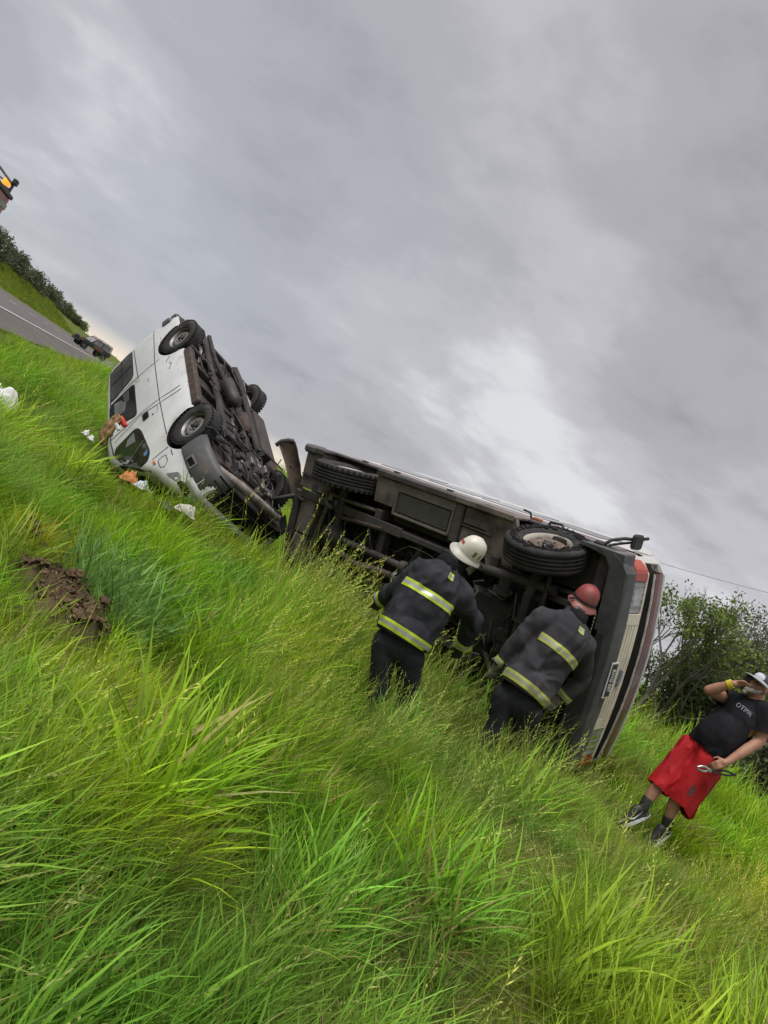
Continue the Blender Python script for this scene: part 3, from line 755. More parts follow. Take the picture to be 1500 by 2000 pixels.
    mb.add(V, F, GREYP, True); o = mb.build('bumper', root); md = o.modifiers.new('s', 'SOLIDIFY'); md.thickness = .025; md.offset = -1; apply_mods(o)
    mb = MB()
    for z, d_ in ((.485, .0), (.22, .0)):
        pass
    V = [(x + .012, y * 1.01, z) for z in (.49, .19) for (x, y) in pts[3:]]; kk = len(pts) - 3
    mb.add(V, [(j, j + 1, kk + j + 1, kk + j) for j in range(kk - 1)], DARKV); mb.build('nose_shade_panel', root)  # dark panel over the closed nose, painted shade of the opening
    for z in (.44, .36, .28):
        mb = MB(); mb.tube([(x + .022, y * 1.015, z) for (x, y) in pts[3:-3]], .012, BLACKP, n=4); mb.build('grille_slat', root)
    WB_ = mat('scraped_white_paint', (.50, .51, .51), (.34, .34, .33), scale=5, rough=.5)
    mb = MB(); V = [(x + o_, y * (1 + o_ * .5), z) for z, o_ in ((.615, .012), (.60, .045), (.51, .05), (.49, .015)) for (x, y) in pts[2:]]; kk = len(pts) - 2
    mb.add(V, [(r_ * kk + j, r_ * kk + j + 1, (r_ + 1) * kk + j + 1, (r_ + 1) * kk + j) for r_ in range(3) for j in range(kk - 1)], WB_, True); mb.build('bumper_beam', root)
    bb = bvh_of(o)
    fh = drape(bb, [(.62, 1.0, .50), (.62, 1.0, .38), (.80, 1.0, .37), (.80, 1.0, .49)], (-.3, -1, 0), .8, .01, .006, mat('light_grey_trim', (.16, .16, .165), rough=.5), 'fog_lamp_frame', o)
    drape(bb, [(.65, 1.0, .475), (.65, 1.0, .405), (.77, 1.0, .395), (.77, 1.0, .465)], (-.3, -1, 0), .8, .01, .010, DARKV, 'fog_lamp_hole', fh)
    # wheels
    for x, y, s in ((0, .76, 1), (-2.30, .76, 1), (-.16, -.80, -1), (-2.50, -.80, -1)):
        steel_wheel(root, (x, y, .32), .325, .205, s, .185, holes=8)
    # underside: sills, rails, cross members, exhaust, axle, engine
    def part(name, fn):
        b_ = MB(); fn(b_); return b_.build(name, root)
    for s in (1, -1):
        part('sill', lambda b_: b_.span((-1.86, s * .80 - .06, .17), (-.42, s * .80 + .045, .30), RUSTY if s > 0 else UNDER, bev=.02))
        part('frame_rail', lambda b_: (b_.tube([(-2.95, s * .42, .20), (-2.5, s * .42, .16), (-1.9, s * .42, .16), (-.5, s * .40, .15), (.2, s * .36, .20), (.85, s * .36, .24)], .055, UNDER, n=4)))
    for x in (-2.75, -1.95, -1.45, -.95, -.5):
        part('cross_member', lambda b_: b_.span((x - .04, -.78, .17), (x + .04, .78, .25), UNDER, bev=.01))
    part('floor_panel', lambda b_: [b_.span((x, -.34, .20), (x + .38, .34, .24), UNDER, bev=.01) for x in (-1.9, -1.4, -.9)])
    part('side_box_section', lambda b_: b_.span((-1.85, -.85, .12), (-.35, -.58, .28), mat('brown_underseal', (.070, .052, .046), (.042, .033, .030), scale=6, rough=.85), bev=.03))
    part('exhaust_pipe', lambda b_: b_.tube([(-2.9, .30, .14), (-2.2, .28, .13), (-1.9, .22, .12), (-1.6, .16, .10), (-1.25, .08, .08), (-.95, .02, .10), (-.5, -.05, .12), (.0, -.08, .14), (.35, -.05, .18)], .035, UNDER, n=8))
    part('silencer', lambda b_: b_.tube([(-1.62, .18, .08), (-1.58, .18, .08), (-1.10, .12, .06), (-1.06, .12, .06)], [.03, .105, .105, .03], OILY, n=14))
    part('catalyser', lambda b_: b_.tube([(-.98, -.02, .07), (-.94, -.02, .07), (-.66, -.06, .08), (-.60, -.06, .09)], [.04, .085, .085, .04], RUSTY, n=12))
    part('drive_shaft', lambda b_: b_.tube([(-2.3, .0, .22), (-.35, .06, .20)], .036, ALLOY, n=8))
    part('rear_axle', lambda b_: (b_.tube([(-2.30, .70, .32), (-2.50, -.72, .32)], .052, OILY, n=10), b_.lathe([(.02, -.13), (.12, -.08), (.15, 0), (.12, .08), (.02, .13)], (-2.40, .0, .30), (0, 1, 0), OILY, n=14)))
    for s in (1, -1):
        part('leaf_spring', lambda b_: b_.tube([(-2.95, s * .58, .24), (-2.7, s * .58, .19), (-2.38, s * .58, .22), (-2.05, s * .58, .17), (-1.8, s * .58, .24)], [.02, .028, .04, .028, .02], PALERAIL, n=4))
    part('front_axle_beam', lambda b_: b_.tube([(0, .66, .32), (.05, .45, .20), (.02, -.45, .20), (-.16, -.72, .32)], [.04, .06, .06, .04], OILY, n=8))
    part('control_arm', lambda b_: (b_.tube([(0, .66, .26), (.30, .34, .17), (-.34, .36, .17), (0, .66, .26)], .028, UNDER, n=6)))
    part('control_arm', lambda b_: (b_.tube([(-.16, -.66, .26), (.30, -.34, .17), (-.44, -.36, .17), (-.16, -.66, .26)], .028, PALERAIL, n=6)))
    r5 = np.random.default_rng(5)
    def engine(b_):
        b_.span((-.32, -.26, .12), (.55, .26, .30), OILY, bev=.04)
        for _ in range(26):
            c = (r5.uniform(-.5, .75), r5.uniform(-.45, .45), r5.uniform(.08, .16)); sz = r5.uniform(.04, .16, 3); b_.box(c, sz, [OILY, UNDER, ALLOY, DARKV][r5.integers(0, 4)], bev=.01)
        for _ in range(12):
            a = np.array([r5.uniform(-.5, .7), r5.uniform(-.5, .5), .10]); q = [a]
            for _k in range(4): q.append(q[-1] + np.array([r5.normal(0, .12), r5.normal(0, .12), r5.normal(0, .02)]))
            b_.tube(q, .012, BLACKP, n=5)
    part('engine', engine)
    part('front_cross_rail', lambda b_: b_.tube([(.82, .66, .22), (.86, .30, .16), (.84, -.1, .15), (.72, -.55, .18)], [.055, .06, .055, .05], PALERAIL, n=6))
    part('tie_rod', lambda b_: b_.tube([(.70, .60, .17), (.68, -.6, .15)], .022, RUSTY, n=6))
    part('rear_bumper', lambda b_: (b_.span((-3.10, -.80, .30), (-3.0, .84, .44), GREYP, bev=.03), b_.span((-3.06, .70, .40), (-2.90, .87, .60), GREYP, bev=.04)))
    part('tow_hook', lambda b_: b_.tube([(-2.98, .2, .22), (-3.08, .2, .16), (-3.10, .2, .24), (-3.02, .2, .28)], .014, RUSTY, n=6))
    def pipes(b_):
        for _ in range(34):
            a = np.array([r5.uniform(-2.7, .2), r5.uniform(-.55, .6), r5.uniform(.12, .18)]); q = [a]
            for _k in range(5): q.append(q[-1] + np.array([r5.uniform(.03, .2), r5.normal(0, .05), r5.normal(0, .015)]))
            b_.tube(q, .011, [OILY, RUSTY, BLACKP][r5.integers(0, 3)], n=5)
    part('brake_line', pipes)
    part('door_mirror', lambda b_: (b_.box((.16, -.98, 1.08), (.10, .16, .22), BLACKP, bev=.03), b_.tube([(.10, -.82, 1.02), (.14, -.92, 1.04)], .02, BLACKP, n=6)))
    return root
van = build_van()
# ------------------------------------------------------------------ the small bus lying on its left side
BR = np.array([[0.7048, 0.3123, 0.6331], [-0.6955, 0.1569, 0.6973], [0.1184, -0.937, 0.3278]]); BT = np.array([1.531, 7.242, 1.338])
BUSW = mat('white_bus_paint', (.58, .57, .55), (.48, .47, .45), scale=1.5, rough=.42, dirt=(.42, .39, .35), dscale=1.5, dlo=.58, dhi=.8)
MUD = mat('brown_mud_plate', (.195, .165, .148), (.130, .111, .101), scale=3.5, rough=.85, bump=.25, bscale=18, dirt=(.060, .050, .046), dscale=1.7, dlo=.50, dhi=.70)
DARKMUD = mat('dark_mud_steel', (.050, .044, .042), (.080, .070, .065), scale=4, rough=.82, bump=.25, bscale=20, dirt=(.026, .023, .022), dscale=2.5, dlo=.5, dhi=.7)
SOOT = mat('sooty_underside', (.016, .014, .0135), (.034, .029, .027), scale=5, rough=.9, bump=.3, bscale=22)
CREAM = mat('cream_grille_paint', (.70, .64, .51), (.58, .53, .42), scale=3, rough=.45, dirt=(.30, .25, .18), dscale=4, dlo=.58, dhi=.78)
BUMPM = mat('faded_black_bumper', (.050, .053, .056), (.082, .084, .086), scale=4, rough=.62, bump=.12, bscale=30, dirt=(.12, .115, .11), dscale=6, dlo=.54, dhi=.74)
MAROON = mat('maroon_panel_paint', (.155, .038, .028), (.085, .030, .026), scale=2.4, rough=.35, coat=.3, dirt=(.20, .15, .13), dscale=2.2, dlo=.54, dhi=.72)

def text_mesh(body, size, depth, m, name, parent, xs=1.0, shear=0.0):
    cu = bpy.data.curves.new(name, 'FONT'); cu.body = body; cu.size = size; cu.extrude = depth; cu.align_x = 'CENTER'; cu.align_y = 'CENTER'; cu.shear = shear
    t = bpy.data.objects.new(name, cu); COL.objects.link(t)
    dg = bpy.context.evaluated_depsgraph_get(); dg.update(); me = bpy.data.meshes.new_from_object(t.evaluated_get(dg)); bpy.data.objects.remove(t)
    me.materials.clear(); me.materials.append(m)
    if xs != 1.0:
        for v in me.vertices: v.co.x *= xs
    return link(name, me, parent)

def build_bus():
    root = empty('bus', M=M4(BR, BT))
    tag(root, 'white minibus fallen on its side, grimy underside and cream grille facing the grass', 'bus')
    W = 1.075
    def bow(y): return .075 * (1 - (y / 1.05) ** 2)
    prof = [(-3.93, .74, 2.52, 1.02), (-3.90, .72, 2.60, 1.06), (-3.7, .70, 2.66, W), (-2.5, .70, 2.68, W), (-1.2, .70, 2.68, W), (-.3, .70, 2.66, W), (0.0, .70, 2.58, W), (.2, .70, 2.30, W), (.4, .70, 1.85, W), (.58, .70, 1.50, W - .005), (.70, .70, 1.285, W - .02), (.735, .72, 1.10, W - .05)]
    def section(st):
        x, zb, zt, w = st; out = [(0, zb), (w * .6, zb), (w - .03, zb), (w, zb + .03)]
        for k in range(1, 7):
            z = zb + .03 + (zt - .17 - zb) * k / 6; out.append((w - .05 * max(0, (z - 1.3) / 1.4), z))
        y = out[-1][0]
        for a in (30, 60, 90): out.append((y - .14 * (1 - math.cos(math.radians(a))), zt - .14 + .14 * math.sin(math.radians(a))))
        out += [(y * .5, zt + .03), (0, zt + .04)]
        return out
    body = shell('body', prof, section, lambda c, n: 1 if n.z < -.7 else 0, root, [BUSW, SOOT])
    for s in (-1, 1):
        for cx, r in ((.10, .50), (-3.0, .50)):
            cb = MB(); cb.prism([(cx + r * math.cos(t), s * .55, .42 + .95 * r * math.sin(t)) for t in np.linspace(0, 2 * math.pi, 33)[:-1]], (0, s * .46, 0), SOOT); cut(body, cb.build('cutter'))
    auto_smooth(body, 40); bv = bvh_of(body)
    for s in (-1, 1):
        for k in range(4):
            x0 = -3.6 + k * .92
            drape(bv, round_poly([(x0, s * 1.2, 1.45), (x0 + .80, s * 1.2, 1.45), (x0 + .80, s * 1.2, 2.1), (x0, s * 1.2, 2.1)], .08), (0, -s, 0), .6, .02, .006, GLASSD, 'window', root)
        sb = MB(); ribbon(bv, [(-3.85, s * 1.2, 1.12), (.6, s * 1.2, 1.12)], .16, (0, -s, 0), .6, .004, MAROON, sb); sb.build('side_stripe', root, fix=False)
    drape(bv, round_poly([(.6, .9, 1.9), (.6, -.9, 1.9), (0.3, -.82, 2.5), (0.3, .82, 2.5)], .08), (-.9, 0, -.45), .9, .02, .006, GLASSD, 'windscreen', root)
    drape(bv, round_poly([(-4.2, .8, 1.4), (-4.2, -.8, 1.4), (-4.2, -.8, 2.1), (-4.2, .8, 2.1)], .08), (1, 0, 0), .6, .02, .006, GLASSD, 'rear_window', root)
    def part(name, fn, parent=root, label=None):
        b = MB(); fn(b); o = b.build(name, parent)
        if label: o['label'] = label
        return o
    # skirts below the floor (y = -1.08 is uppermost as it lies)
    def skirt(s):
        def f(b):
            for x0, x1, zb in ((-3.92, -3.58, .42), (-2.50, -1.26, .42), (-1.26, -.46, .42), (.66, .74, .42)):
                b.span((x0, s * 1.075 - .028, zb), (x1, s * 1.075 + .004, .735), MUD if x0 > -2 else DARKMUD, bev=.008)
            b.span((-3.58, s * 1.075 - .028, .64), (-2.50, s * 1.075 + .004, .735), DARKMUD, bev=.008)
            b.span((-.46, s * 1.075 - .028, .66), (.66, s * 1.075 + .004, .735), BUMPM, bev=.008)
        return f
    for s in (-1, 1): part('skirt', skirt(s))
    [part('skirt_lip', lambda b: b.span(lo, hi, m, bev=.01)) for lo, hi, m in (((-3.94, -1.115, .395), (-3.58, -1.04, .432), DARKMUD), ((-2.53, -1.115, .395), (-1.262, -1.045, .432), DARKMUD), ((-1.26, -1.118, .400), (-.46, -1.05, .428), MUD))]
    part('belt_moulding', lambda b: b.span((-3.9, -1.10, .80), (.66, -1.072, .85), mat('grey_moulding', (.30, .30, .30), (.2, .2, .2), rough=.6), bev=.01))
    # rear
    part('rear_panel', lambda b: (b.span((-3.93, -1.06, .44), (-3.60, -.74, .72), MUD, bev=.01), b.span((-3.93, -.72, .44), (-3.30, -.56, .72), MUD, bev=.01), b.span((-3.90, -.745, .41), (-3.24, -.725, .46), DARKMUD)))
    part('rear_crossbeam', lambda b: (b.span((-3.94, -.52, .40), (-3.82, 1.02, .56), DARKMUD, bev=.015), b.span((-3.80, -.50, .43), (-3.52, .02, .70), MUD, bev=.012), b.span((-3.80, .04, .43), (-3.54, .60, .70), MUD, bev=.012), b.span((-3.80, .62, .43), (-3.56, 1.04, .70), DARKMUD, bev=.012)))
    part('corner_cap', lambda b: b.span((-3.96, -1.13, .38), (-3.72, -1.02, .60), mat('grey_corner_cap', (.16, .155, .15), (.10, .095, .09), rough=.6), bev=.03))
    part('bent_tail_bracket', lambda b: (b.tube([(-3.86, -.44, .46), (-3.98, -.40, .42), (-4.16, -.30, .30), (-4.34, -.20, .22)], [.03, .035, .03, .025], DARKMUD, n=6), b.tube([(-3.84, -.42, .40), (-3.70, -.40, .38)], .02, RUSTY, n=6)))
    # boxes and lockers along the high side
    part('splash_box', lambda b: b.prism([(-2.52, -1.04, .43), (-2.14, -1.03, .43), (-2.17, -.74, .43), (-2.48, -.74, .43)], (0, 0, .28), MUD))
    lk = part('locker', lambda b: (b.span((-2.13, -1.035, .445), (-1.26, -.68, .72), DARKMUD, bev=.008)))
    part('locker_rim', lambda b: (b.span((-2.15, -1.045, .425), (-1.24, -.94, .452), MUD, bev=.006), b.span((-2.15, -.94, .42), (-2.12, -.66, .46), MUD, bev=.006), b.span((-1.27, -.94, .42), (-1.24, -.66, .46), MUD, bev=.006), b.span((-2.15, -.69, .42), (-1.24, -.66, .46), MUD, bev=.006)), lk)
    part('locker_lid', lambda b: b.span((-2.09, -.92, .432), (-1.30, -.71, .447), mat('grey_locker_lid', (.082, .075, .074), (.058, .053, .052), scale=3, rough=.75), bev=.004), lk)
    part('post', lambda b: b.span((-1.235, -1.04, .42), (-1.12, -.62, .70), DARKMUD, bev=.012))
    part('tool_tray', lambda b: (b.span((-1.11, -1.04, .45), (-.78, -.86, .70), MUD, bev=.008), b.span((-1.11, -.85, .44), (-.70, -.83, .50), DARKMUD), b.span((-1.11, -.82, .455), (-.70, -.66, .70), MUD, bev=.008)))
    part('mud_plate', lambda b: b.prism([(-.80, -1.05, .44), (-.45, -1.08, .44), (-.36, -.86, .46), (-.37, -.52, .48), (-.68, -.50, .48), (-.76, -.70, .45)], (0, 0, .05), MUD))
    part('side_step', lambda b: b.span((-1.24, -.655, .50), (-2.16, -.58, .60), SOOT, bev=.01))
    # ladder frame, shafts, exhaust
    for y in (-.49, .42):
        part('frame_rail', lambda b: (b.span((-3.82, y - .035, .42), (.62, y + .035, .58), DARKMUD, bev=.01), b.span((-3.82, y - .06, .405), (-1.9, y + .05, .43), DARKMUD, bev=.006)))
    for x in (-3.10, -2.24, -1.62, -1.02, -.20):
        part('cross_member', lambda b: b.span((x - .05, -.46, .46), (x + .05, .40, .60), SOOT if x != -2.24 else DARKMUD, bev=.012))
    [part('floor_rib', lambda b: b.span((x - .02, -1.03, .655), (x + .02, 1.03, .702), SOOT)) for x in np.arange(-3.4, .5, .27)]
    part('slanted_beam', lambda b: b.tube([(-3.24, -.52, .42), (-3.33, -.10, .41), (-3.40, .20, .42)], .035, MUD, n=4))
    part('drive_shaft', lambda b: (b.tube([(-2.98, -.14, .40), (-2.90, -.14, .40), (-2.86, -.14, .40), (-.95, -.15, .42)], [.06, .06, .042, .042], DARKMUD, n=10), b.lathe([(.03, -.06), (.075, -.04), (.075, .04), (.03, .06)], (-1.72, -.145, .405), (1, 0, 0), DARKMUD, n=10)))
    part('exhaust_pipe', lambda b: b.tube([(-3.1, .00, .40), (-2.8, .01, .38), (-2.5, .06, .38), (-2.38, .05, .38), (-2.0, .01, .39), (-1.86, .0, .39)], [.032, .036, .040, .048, .048, .04], mat('purplish_exhaust', (.095, .062, .058), (.06, .045, .044), scale=6, rough=.7), n=10))
    part('exhaust_joint', lambda b: b.lathe([(.03, -.05), (.065, -.03), (.08, 0), (.065, .04), (.04, .07)], (-1.80, .0, .40), (1, 0, 0), ALLOY, n=12))
    part('gearbox', lambda b: (b.tube([(-1.78, .0, .42), (-1.5, .0, .44), (-1.2, .0, .46), (-.8, .0, .48)], [.07, .10, .15, .20], SOOT, n=10)))
    part('silencer', lambda b: b.tube([(-3.42, .30, .42), (-3.38, .30, .42), (-2.72, .34, .42), (-2.68, .34, .42)], [.04, .12, .12, .04], SOOT, n=14))
    part('rear_axle', lambda b: (b.tube([(-3.0, -.84, .42), (-3.0, .84, .42)], .065, OILY, n=12), b.lathe([(.03, -.18), (.15, -.11), (.19, 0), (.15, .11), (.03, .18)], (-3.0, -.12, .42), (0, 1, 0), OILY, n=16)))
    for y in (-.62, .58):
        part('leaf_spring', lambda b: [b.tube([(-3.0 - l, y, .50 - .0), (-3.0 - l * .5, y, .42), (-3.0, y, .38 + k * .022), (-3.0 + l * .5, y, .42), (-3.0 + l, y, .50)], .024, MUD if y < 0 else SOOT, n=4) for k, l in enumerate((.62, .50, .36))])
        part('leaf_spring', lambda b: [b.tube([(-l, y * .95, .50), (-l * .5, y * .95, .42), (0, y * .95, .38 + k * .02), (l * .5, y * .95, .42), (l, y * .95, .50)], .022, SOOT, n=4) for k, l in enumerate((.58, .46, .32))])
    part('front_axle', lambda b: (b.tube([(0, -.80, .43), (0, -.58, .40), (0, -.40, .33), (0, .40, .33), (0, .58, .40), (0, .80, .43)], [.06, .06, .055, .055, .06, .06], OILY, n=8)))
    part('axle_tube', lambda b: b.tube([(-.62, -.50, .40), (-.25, -.53, .38), (.24, -.56, .40)], [.05, .045, .055], DARKMUD, n=10))
    part('track_rod', lambda b: b.tube([(.16, -.72, .36), (.16, .72, .36)], .022, RUSTY, n=6))
    part('steering_link', lambda b: b.tube([(-.05, .62, .36), (-.28, .30, .33), (-.60, -.02, .38)], .028, RUSTY, n=6))
    r6 = np.random.default_rng(6)
    def engine(b):
        b.span((-.75, -.30, .40), (.50, .30, .70), SOOT, bev=.05)
        b.span((.42, -.42, .42), (.50, .42, .72), DARKV, bev=.01)
        for _ in range(46):
            c = (r6.uniform(-.8, .55), r6.uniform(-.5, .85), r6.uniform(.34, .56)); b.box(c, r6.uniform(.04, .20, 3), [SOOT, OILY, DARKV, SOOT, DARKMUD][r6.integers(0, 5)], bev=.012)
        for _ in range(22):
            a = np.array([r6.uniform(-.7, .5), r6.uniform(-.5, .8), .36]); q = [a]
            for _k in range(5): q.append(q[-1] + np.array([r6.normal(0, .09), r6.normal(0, .11), r6.normal(0, .03)]))
            b.tube(q, r6.uniform(.008, .018), [BLACKP, OILY, DARKMUD][r6.integers(0, 3)], n=5)
    part('engine', engine)
    def hoses(b):
        for _ in range(26):
            a = np.array([r6.uniform(-3.5, -1.0), r6.uniform(-.6, .9), r6.uniform(.44, .56)]); q = [a]
            for _k in range(6): q.append(q[-1] + np.array([r6.uniform(-.02, .18), r6.normal(0, .07), r6.normal(0, .02)]))
            b.tube(q, r6.uniform(.006, .014), [BLACKP, OILY, DARKMUD, RUSTY][r6.integers(0, 4)], n=5)
        for p0, p1 in (((-2.45, -.5, .40), (-2.30, -.05, .42)), ((-1.55, -.4, .40), (-1.85, .05, .36)), ((-3.2, -.45, .41), (-3.0, .2, .41))):
            p0, p1 = np.array(p0), np.array(p1); b.tube([p0, p0 * .6 + p1 * .4 + np.array([.06, 0, -.04]), p1 * .7 + p0 * .3 + np.array([.05, 0, -.03]), p1], .010, BLACKP, n=5)
    part('brake_hose', hoses)
    part('air_tank', lambda b: (b.tube([(-2.75, .62, .46), (-2.70, .62, .46), (-2.0, .62, .46), (-1.95, .62, .46)], [.04, .13, .13, .04], DARKMUD, n=14)))
    [part('spring_hanger', lambda b: b.span((x - .05, -.66, .42), (x + .05, -.54, .62), DARKMUD, bev=.012)) for x in (-3.60, -2.36, -.56, .56)]
    part('battery_box', lambda b: b.span((-1.9, .72, .44), (-1.2, 1.02, .70), DARKMUD, bev=.02))
    part('rust_bracket', lambda b: (b.tube([(-3.30, -.62, .40), (-3.22, -.50, .36), (-3.12, -.46, .38)], .026, MUD, n=6), b.box((-3.20, -.58, .40), (.07, .09, .06), ALLOY, bev=.01), b.box((-3.08, -.54, .40), (.06, .08, .06), ALLOY, bev=.01), b.tube([(-2.9, -.40, .38), (-2.55, -.43, .38), (-2.2, -.46, .40)], .03, RUSTY, n=6)))
    # wheels; the uppermost front tyre has its side wall torn open
    RW = mat('dirty_white_rim', (.50, .46, .40), (.36, .32, .27), scale=6, rough=.5, dirt=(.22, .15, .10), dscale=5, dlo=.5, dhi=.7)
    for x, y, s, R in ((0, -.905, -1, .42), (0, .905, 1, .42), (-3.0, -.90, -1, .46), (-3.0, .90, 1, .46)):
        w = steel_wheel(root, (x, y, .42), R, .25, s, .235, rim_mat=RW, disc_mat=mat('brown_wheel_disc', (.17, .12, .09), (.10, .07, .055), scale=6, rough=.8, dirt=(.30, .25, .2), dscale=7, dlo=.55, dhi=.7), holes=6, blocks=(x < -1))
        if x == 0 and s < 0:
            w.rotation_euler = (math.radians(15), 0, 0)
            w['label'] = 'front tyre with its side wall torn open'
            jr = np.random.default_rng(3); J = {k: jr.normal(0, .010, 64) for k in range(8)}
            tb = MB(); tb.lathe([(.300, -.124), (.335, -.128), (.352, -.129), (.372, -.126)], (0, 0, 0), (0, 1, 0), DARKV, n=64, smooth=False, jitter=lambda k, j: J[k][j] * (1.3 if k in (0, 3) else .5))
            tb.build('torn_gap_shade', w)  # dark ring on the side wall paints the shade inside the tear
            fb = MB()
            for k in range(46):
                th = 2 * math.pi * k / 46 + jr.normal(0, .03); r0 = .30 + jr.normal(0, .008); l = jr.uniform(.02, .06)
                c, s_ = math.cos(th), math.sin(th); p0 = np.array([r0 * c, -.126, r0 * s_]); p1 = np.array([(r0 + l) * math.cos(th + jr.normal(0, .06)), -.136 - jr.uniform(0, .02), (r0 + l) * math.sin(th + jr.normal(0, .06))])
                fb.tube([p0, p1], [.012, .004], RUB, n=4)
            tag(fb.build('rubber_shreds', w), kind='stuff')
    # wheel housing behind the front wheel
    part('wheel_housing', lambda b: (b.span((-.44, -1.05, .60), (.64, -.60, .695), DARKMUD, bev=.02), b.span((.50, -1.04, .50), (.66, -.62, .70), DARKMUD, bev=.03)))
    # front end
    def wrap(rows, m, ys=None, bk=1.0):
        """rows: (x offset from the bowed front line, z); wraps round the corners"""
        ys = ys if ys is not None else [-1.085, -1.07, -1.03, -.95, -.7, -.4, -.15, .15, .4, .7, .95, 1.03, 1.07, 1.085]
        V = []
        for (o, z) in rows:
            for y in ys:
                c = .0 if abs(y) <= .95 else .16 * ((abs(y) - .95) / .135) ** 2
                V.append((.79 + o + bk * bow(np.clip(y, -1.05, 1.05)) - c, y, z))
        k = len(ys); F = [(i * k + j, i * k + j + 1, (i + 1) * k + j + 1, (i + 1) * k + j) for i in range(len(rows) - 1) for j in range(k - 1)]
        return V, F
    def closed(name, rows, m, **kw):
        V, F = wrap(rows + [rows[0]], m, **kw); b = MB(); b.add(V, F, m); return b.build(name, root)
    bp = closed('bumper', [(.06, .40), (.072, .42), (.072, .49), (.058, .505), (.060, .60), (.045, .618), (-.05, .618), (-.10, .40)], BUMPM)
    part('bumper_corner', lambda b: b.prism([(.34, -1.10, .405), (.80, -1.10, .405), (.82, -.95, .405), (.83, -.38, .405), (.72, -.38, .405), (.70, -.80, .405), (.685, -.95, .405), (.62, -1.03, .405), (.50, -1.06, .405), (.34, -1.07, .405)], (0, 0, .20), BUMPM), bp)
    part('bumper_underlip', lambda b: b.prism([(.76, -.36, .395), (.83, -.36, .395), (.86, .0, .395), (.83, .95, .395), (.66, .95, .395), (.68, .1, .395)], (0, 0, .14), mat('dark_bumper_lip', (.022, .022, .023), (.04, .04, .041), rough=.7)), bp)
    for y0 in (-.50, .48):
        [part('chrome_clip', lambda b: b.box((.70, y0 + k * .034, .392), (.016, .028, .012), CHROME, bev=.003), bp) for k in range(7)]
    closed('lamp_panel', [(.0, .625), (.03, .64), (.03, .655), (.0, .66), (.0, .875), (.03, .880), (.034, .905), (.0, .915), (-.06, .915), (-.06, .625)], CREAM)
    def strip(name, y0, y1, rows, m, parent, n=6):
        ys = list(np.linspace(y0, y1, n)); V, F = wrap(rows + [rows[0]], m, ys=ys); k = len(ys); b = MB(); b.add(V, F, m)
        for e in (0, k - 1): b.add([V[i * k + e] for i in range(len(rows))], [list(range(len(rows)))], m)
        return b.build(name, parent)
    REDL = mat('faded_red_lens', (.42, .075, .045), (.30, .05, .035), scale=5, rough=.35)
    HLG = mat('ribbed_headlight_glass', (.34, .34, .33), (.20, .20, .19), scale=7, rough=.12, spec=.8)
    for s in (-1, 1):
        strip('indicator', s * 1.055, s * .885, [(.004, .64), (.035, .65), (.040, .87), (.004, .88)], REDL, root)
        h = strip('headlight', s * .87, s * .58, [(.004, .66), (.022, .665), (.022, .885), (.004, .89)], HLG, root)
        strip('reflector', s * .80, s * .65, [(.020, .70), (.026, .705), (.026, .84), (.020, .845)], CHROME, h)
        g = strip('lamp_divider', s * .57, s * .47, [(.004, .655), (.036, .66), (.036, .895), (.004, .90)], CREAM, root)
        for k in range(4): strip('glass_rib', s * (.84 - k * .065), s * (.833 - k * .065), [(.024, .67), (.030, .672), (.030, .88), (.024, .882)], HLG, h, n=2)
    strip('grille_recess', -.465, .465, [(.002, .665), (.006, .668), (.006, .878), (.002, .88)], DARKV, root, n=9)
    for k in range(4):
        z = .690 + k * .054; strip('grille_bar', -.468, .468, [(.006, z - .019), (.032, z - .017), (.036, z + .015), (.006, z + .017)], CREAM, root, n=9)
    # emblem: blue oval with silver rim and script lettering
    FRM = Matrix(((0, 0, 1, .0), (1, 0, 0, 0), (0, 1, 0, 0), (0, 0, 0, 1)))         # text plane (x right, y up) to the bus front: right = +y, up = +z
    eb = MB()
    def oval(a, b_, t0, t1, m):
        n = 28; V = [(t0, a * math.cos(2 * math.pi * k / n), b_ * math.sin(2 * math.pi * k / n)) for k in range(n)]; eb.prism(V, (t1 - t0, 0, 0), m)
    oval(.092, .040, .0, .010, CHROME); oval(.084, .033, .0, .014, mat('blue_enamel', (.030, .085, .20), (.02, .06, .15), rough=.25, coat=.5))
    em = eb.build('emblem', root); em.location = (.79 + .036 + bow(.05), .05, .795)
    tx = text_mesh('Ford', .052, .001, CHROME, 'script', em, xs=1.25, shear=.3); tx.matrix_local = Matrix.Translation((.0155, 0, 0)) @ FRM
    # number plate
    pb = MB(); BLK = mat('plate_black', (.012, .012, .013), rough=.5); WHT = mat('plate_white', (.70, .71, .72), (.60, .61, .62), rough=.45)
    pb.box((0, 0, 0), (.010, .345, .124), WHT, bev=.003)
    pb.box((.005, 0, 0), (.008, .314, .094), BLK, bev=.002)
    pl = pb.build('number_plate', root); pl.location = (.79 + .080 + bow(0), .035, .548)
    tx = text_mesh('RWG 007', .080, .002, WHT, 'characters', pl, xs=.66); tx.matrix_local = Matrix.Translation((.0105, 0, -.004)) @ FRM
    # flush dark band paints the open flap gap's shade, maroon flap, white rim
    closed('flap_gap_shade', [(.0, .915), (.0, .99), (-.004, 1.075), (-.16, 1.075), (-.16, .915)], DARKV, bk=1.5)
    closed('front_flap', [(-.004, 1.078), (.012, 1.088), (.018, 1.15), (.004, 1.238), (-.02, 1.246), (-.10, 1.22), (-.10, 1.08)], MAROON, ys=[-.96, -.9, -.7, -.4, -.15, .15, .4, .7, .9, .96], bk=1.5)
    closed('flap_edge', [(.000, 1.050), (.012, 1.055), (.012, 1.074), (-.002, 1.076)], mat('dull_white_edge', (.55, .54, .52), (.35, .33, .30), scale=9, rough=.6), ys=[-.95, -.7, -.4, -.15, .15, .4, .7, .95], bk=1.5)
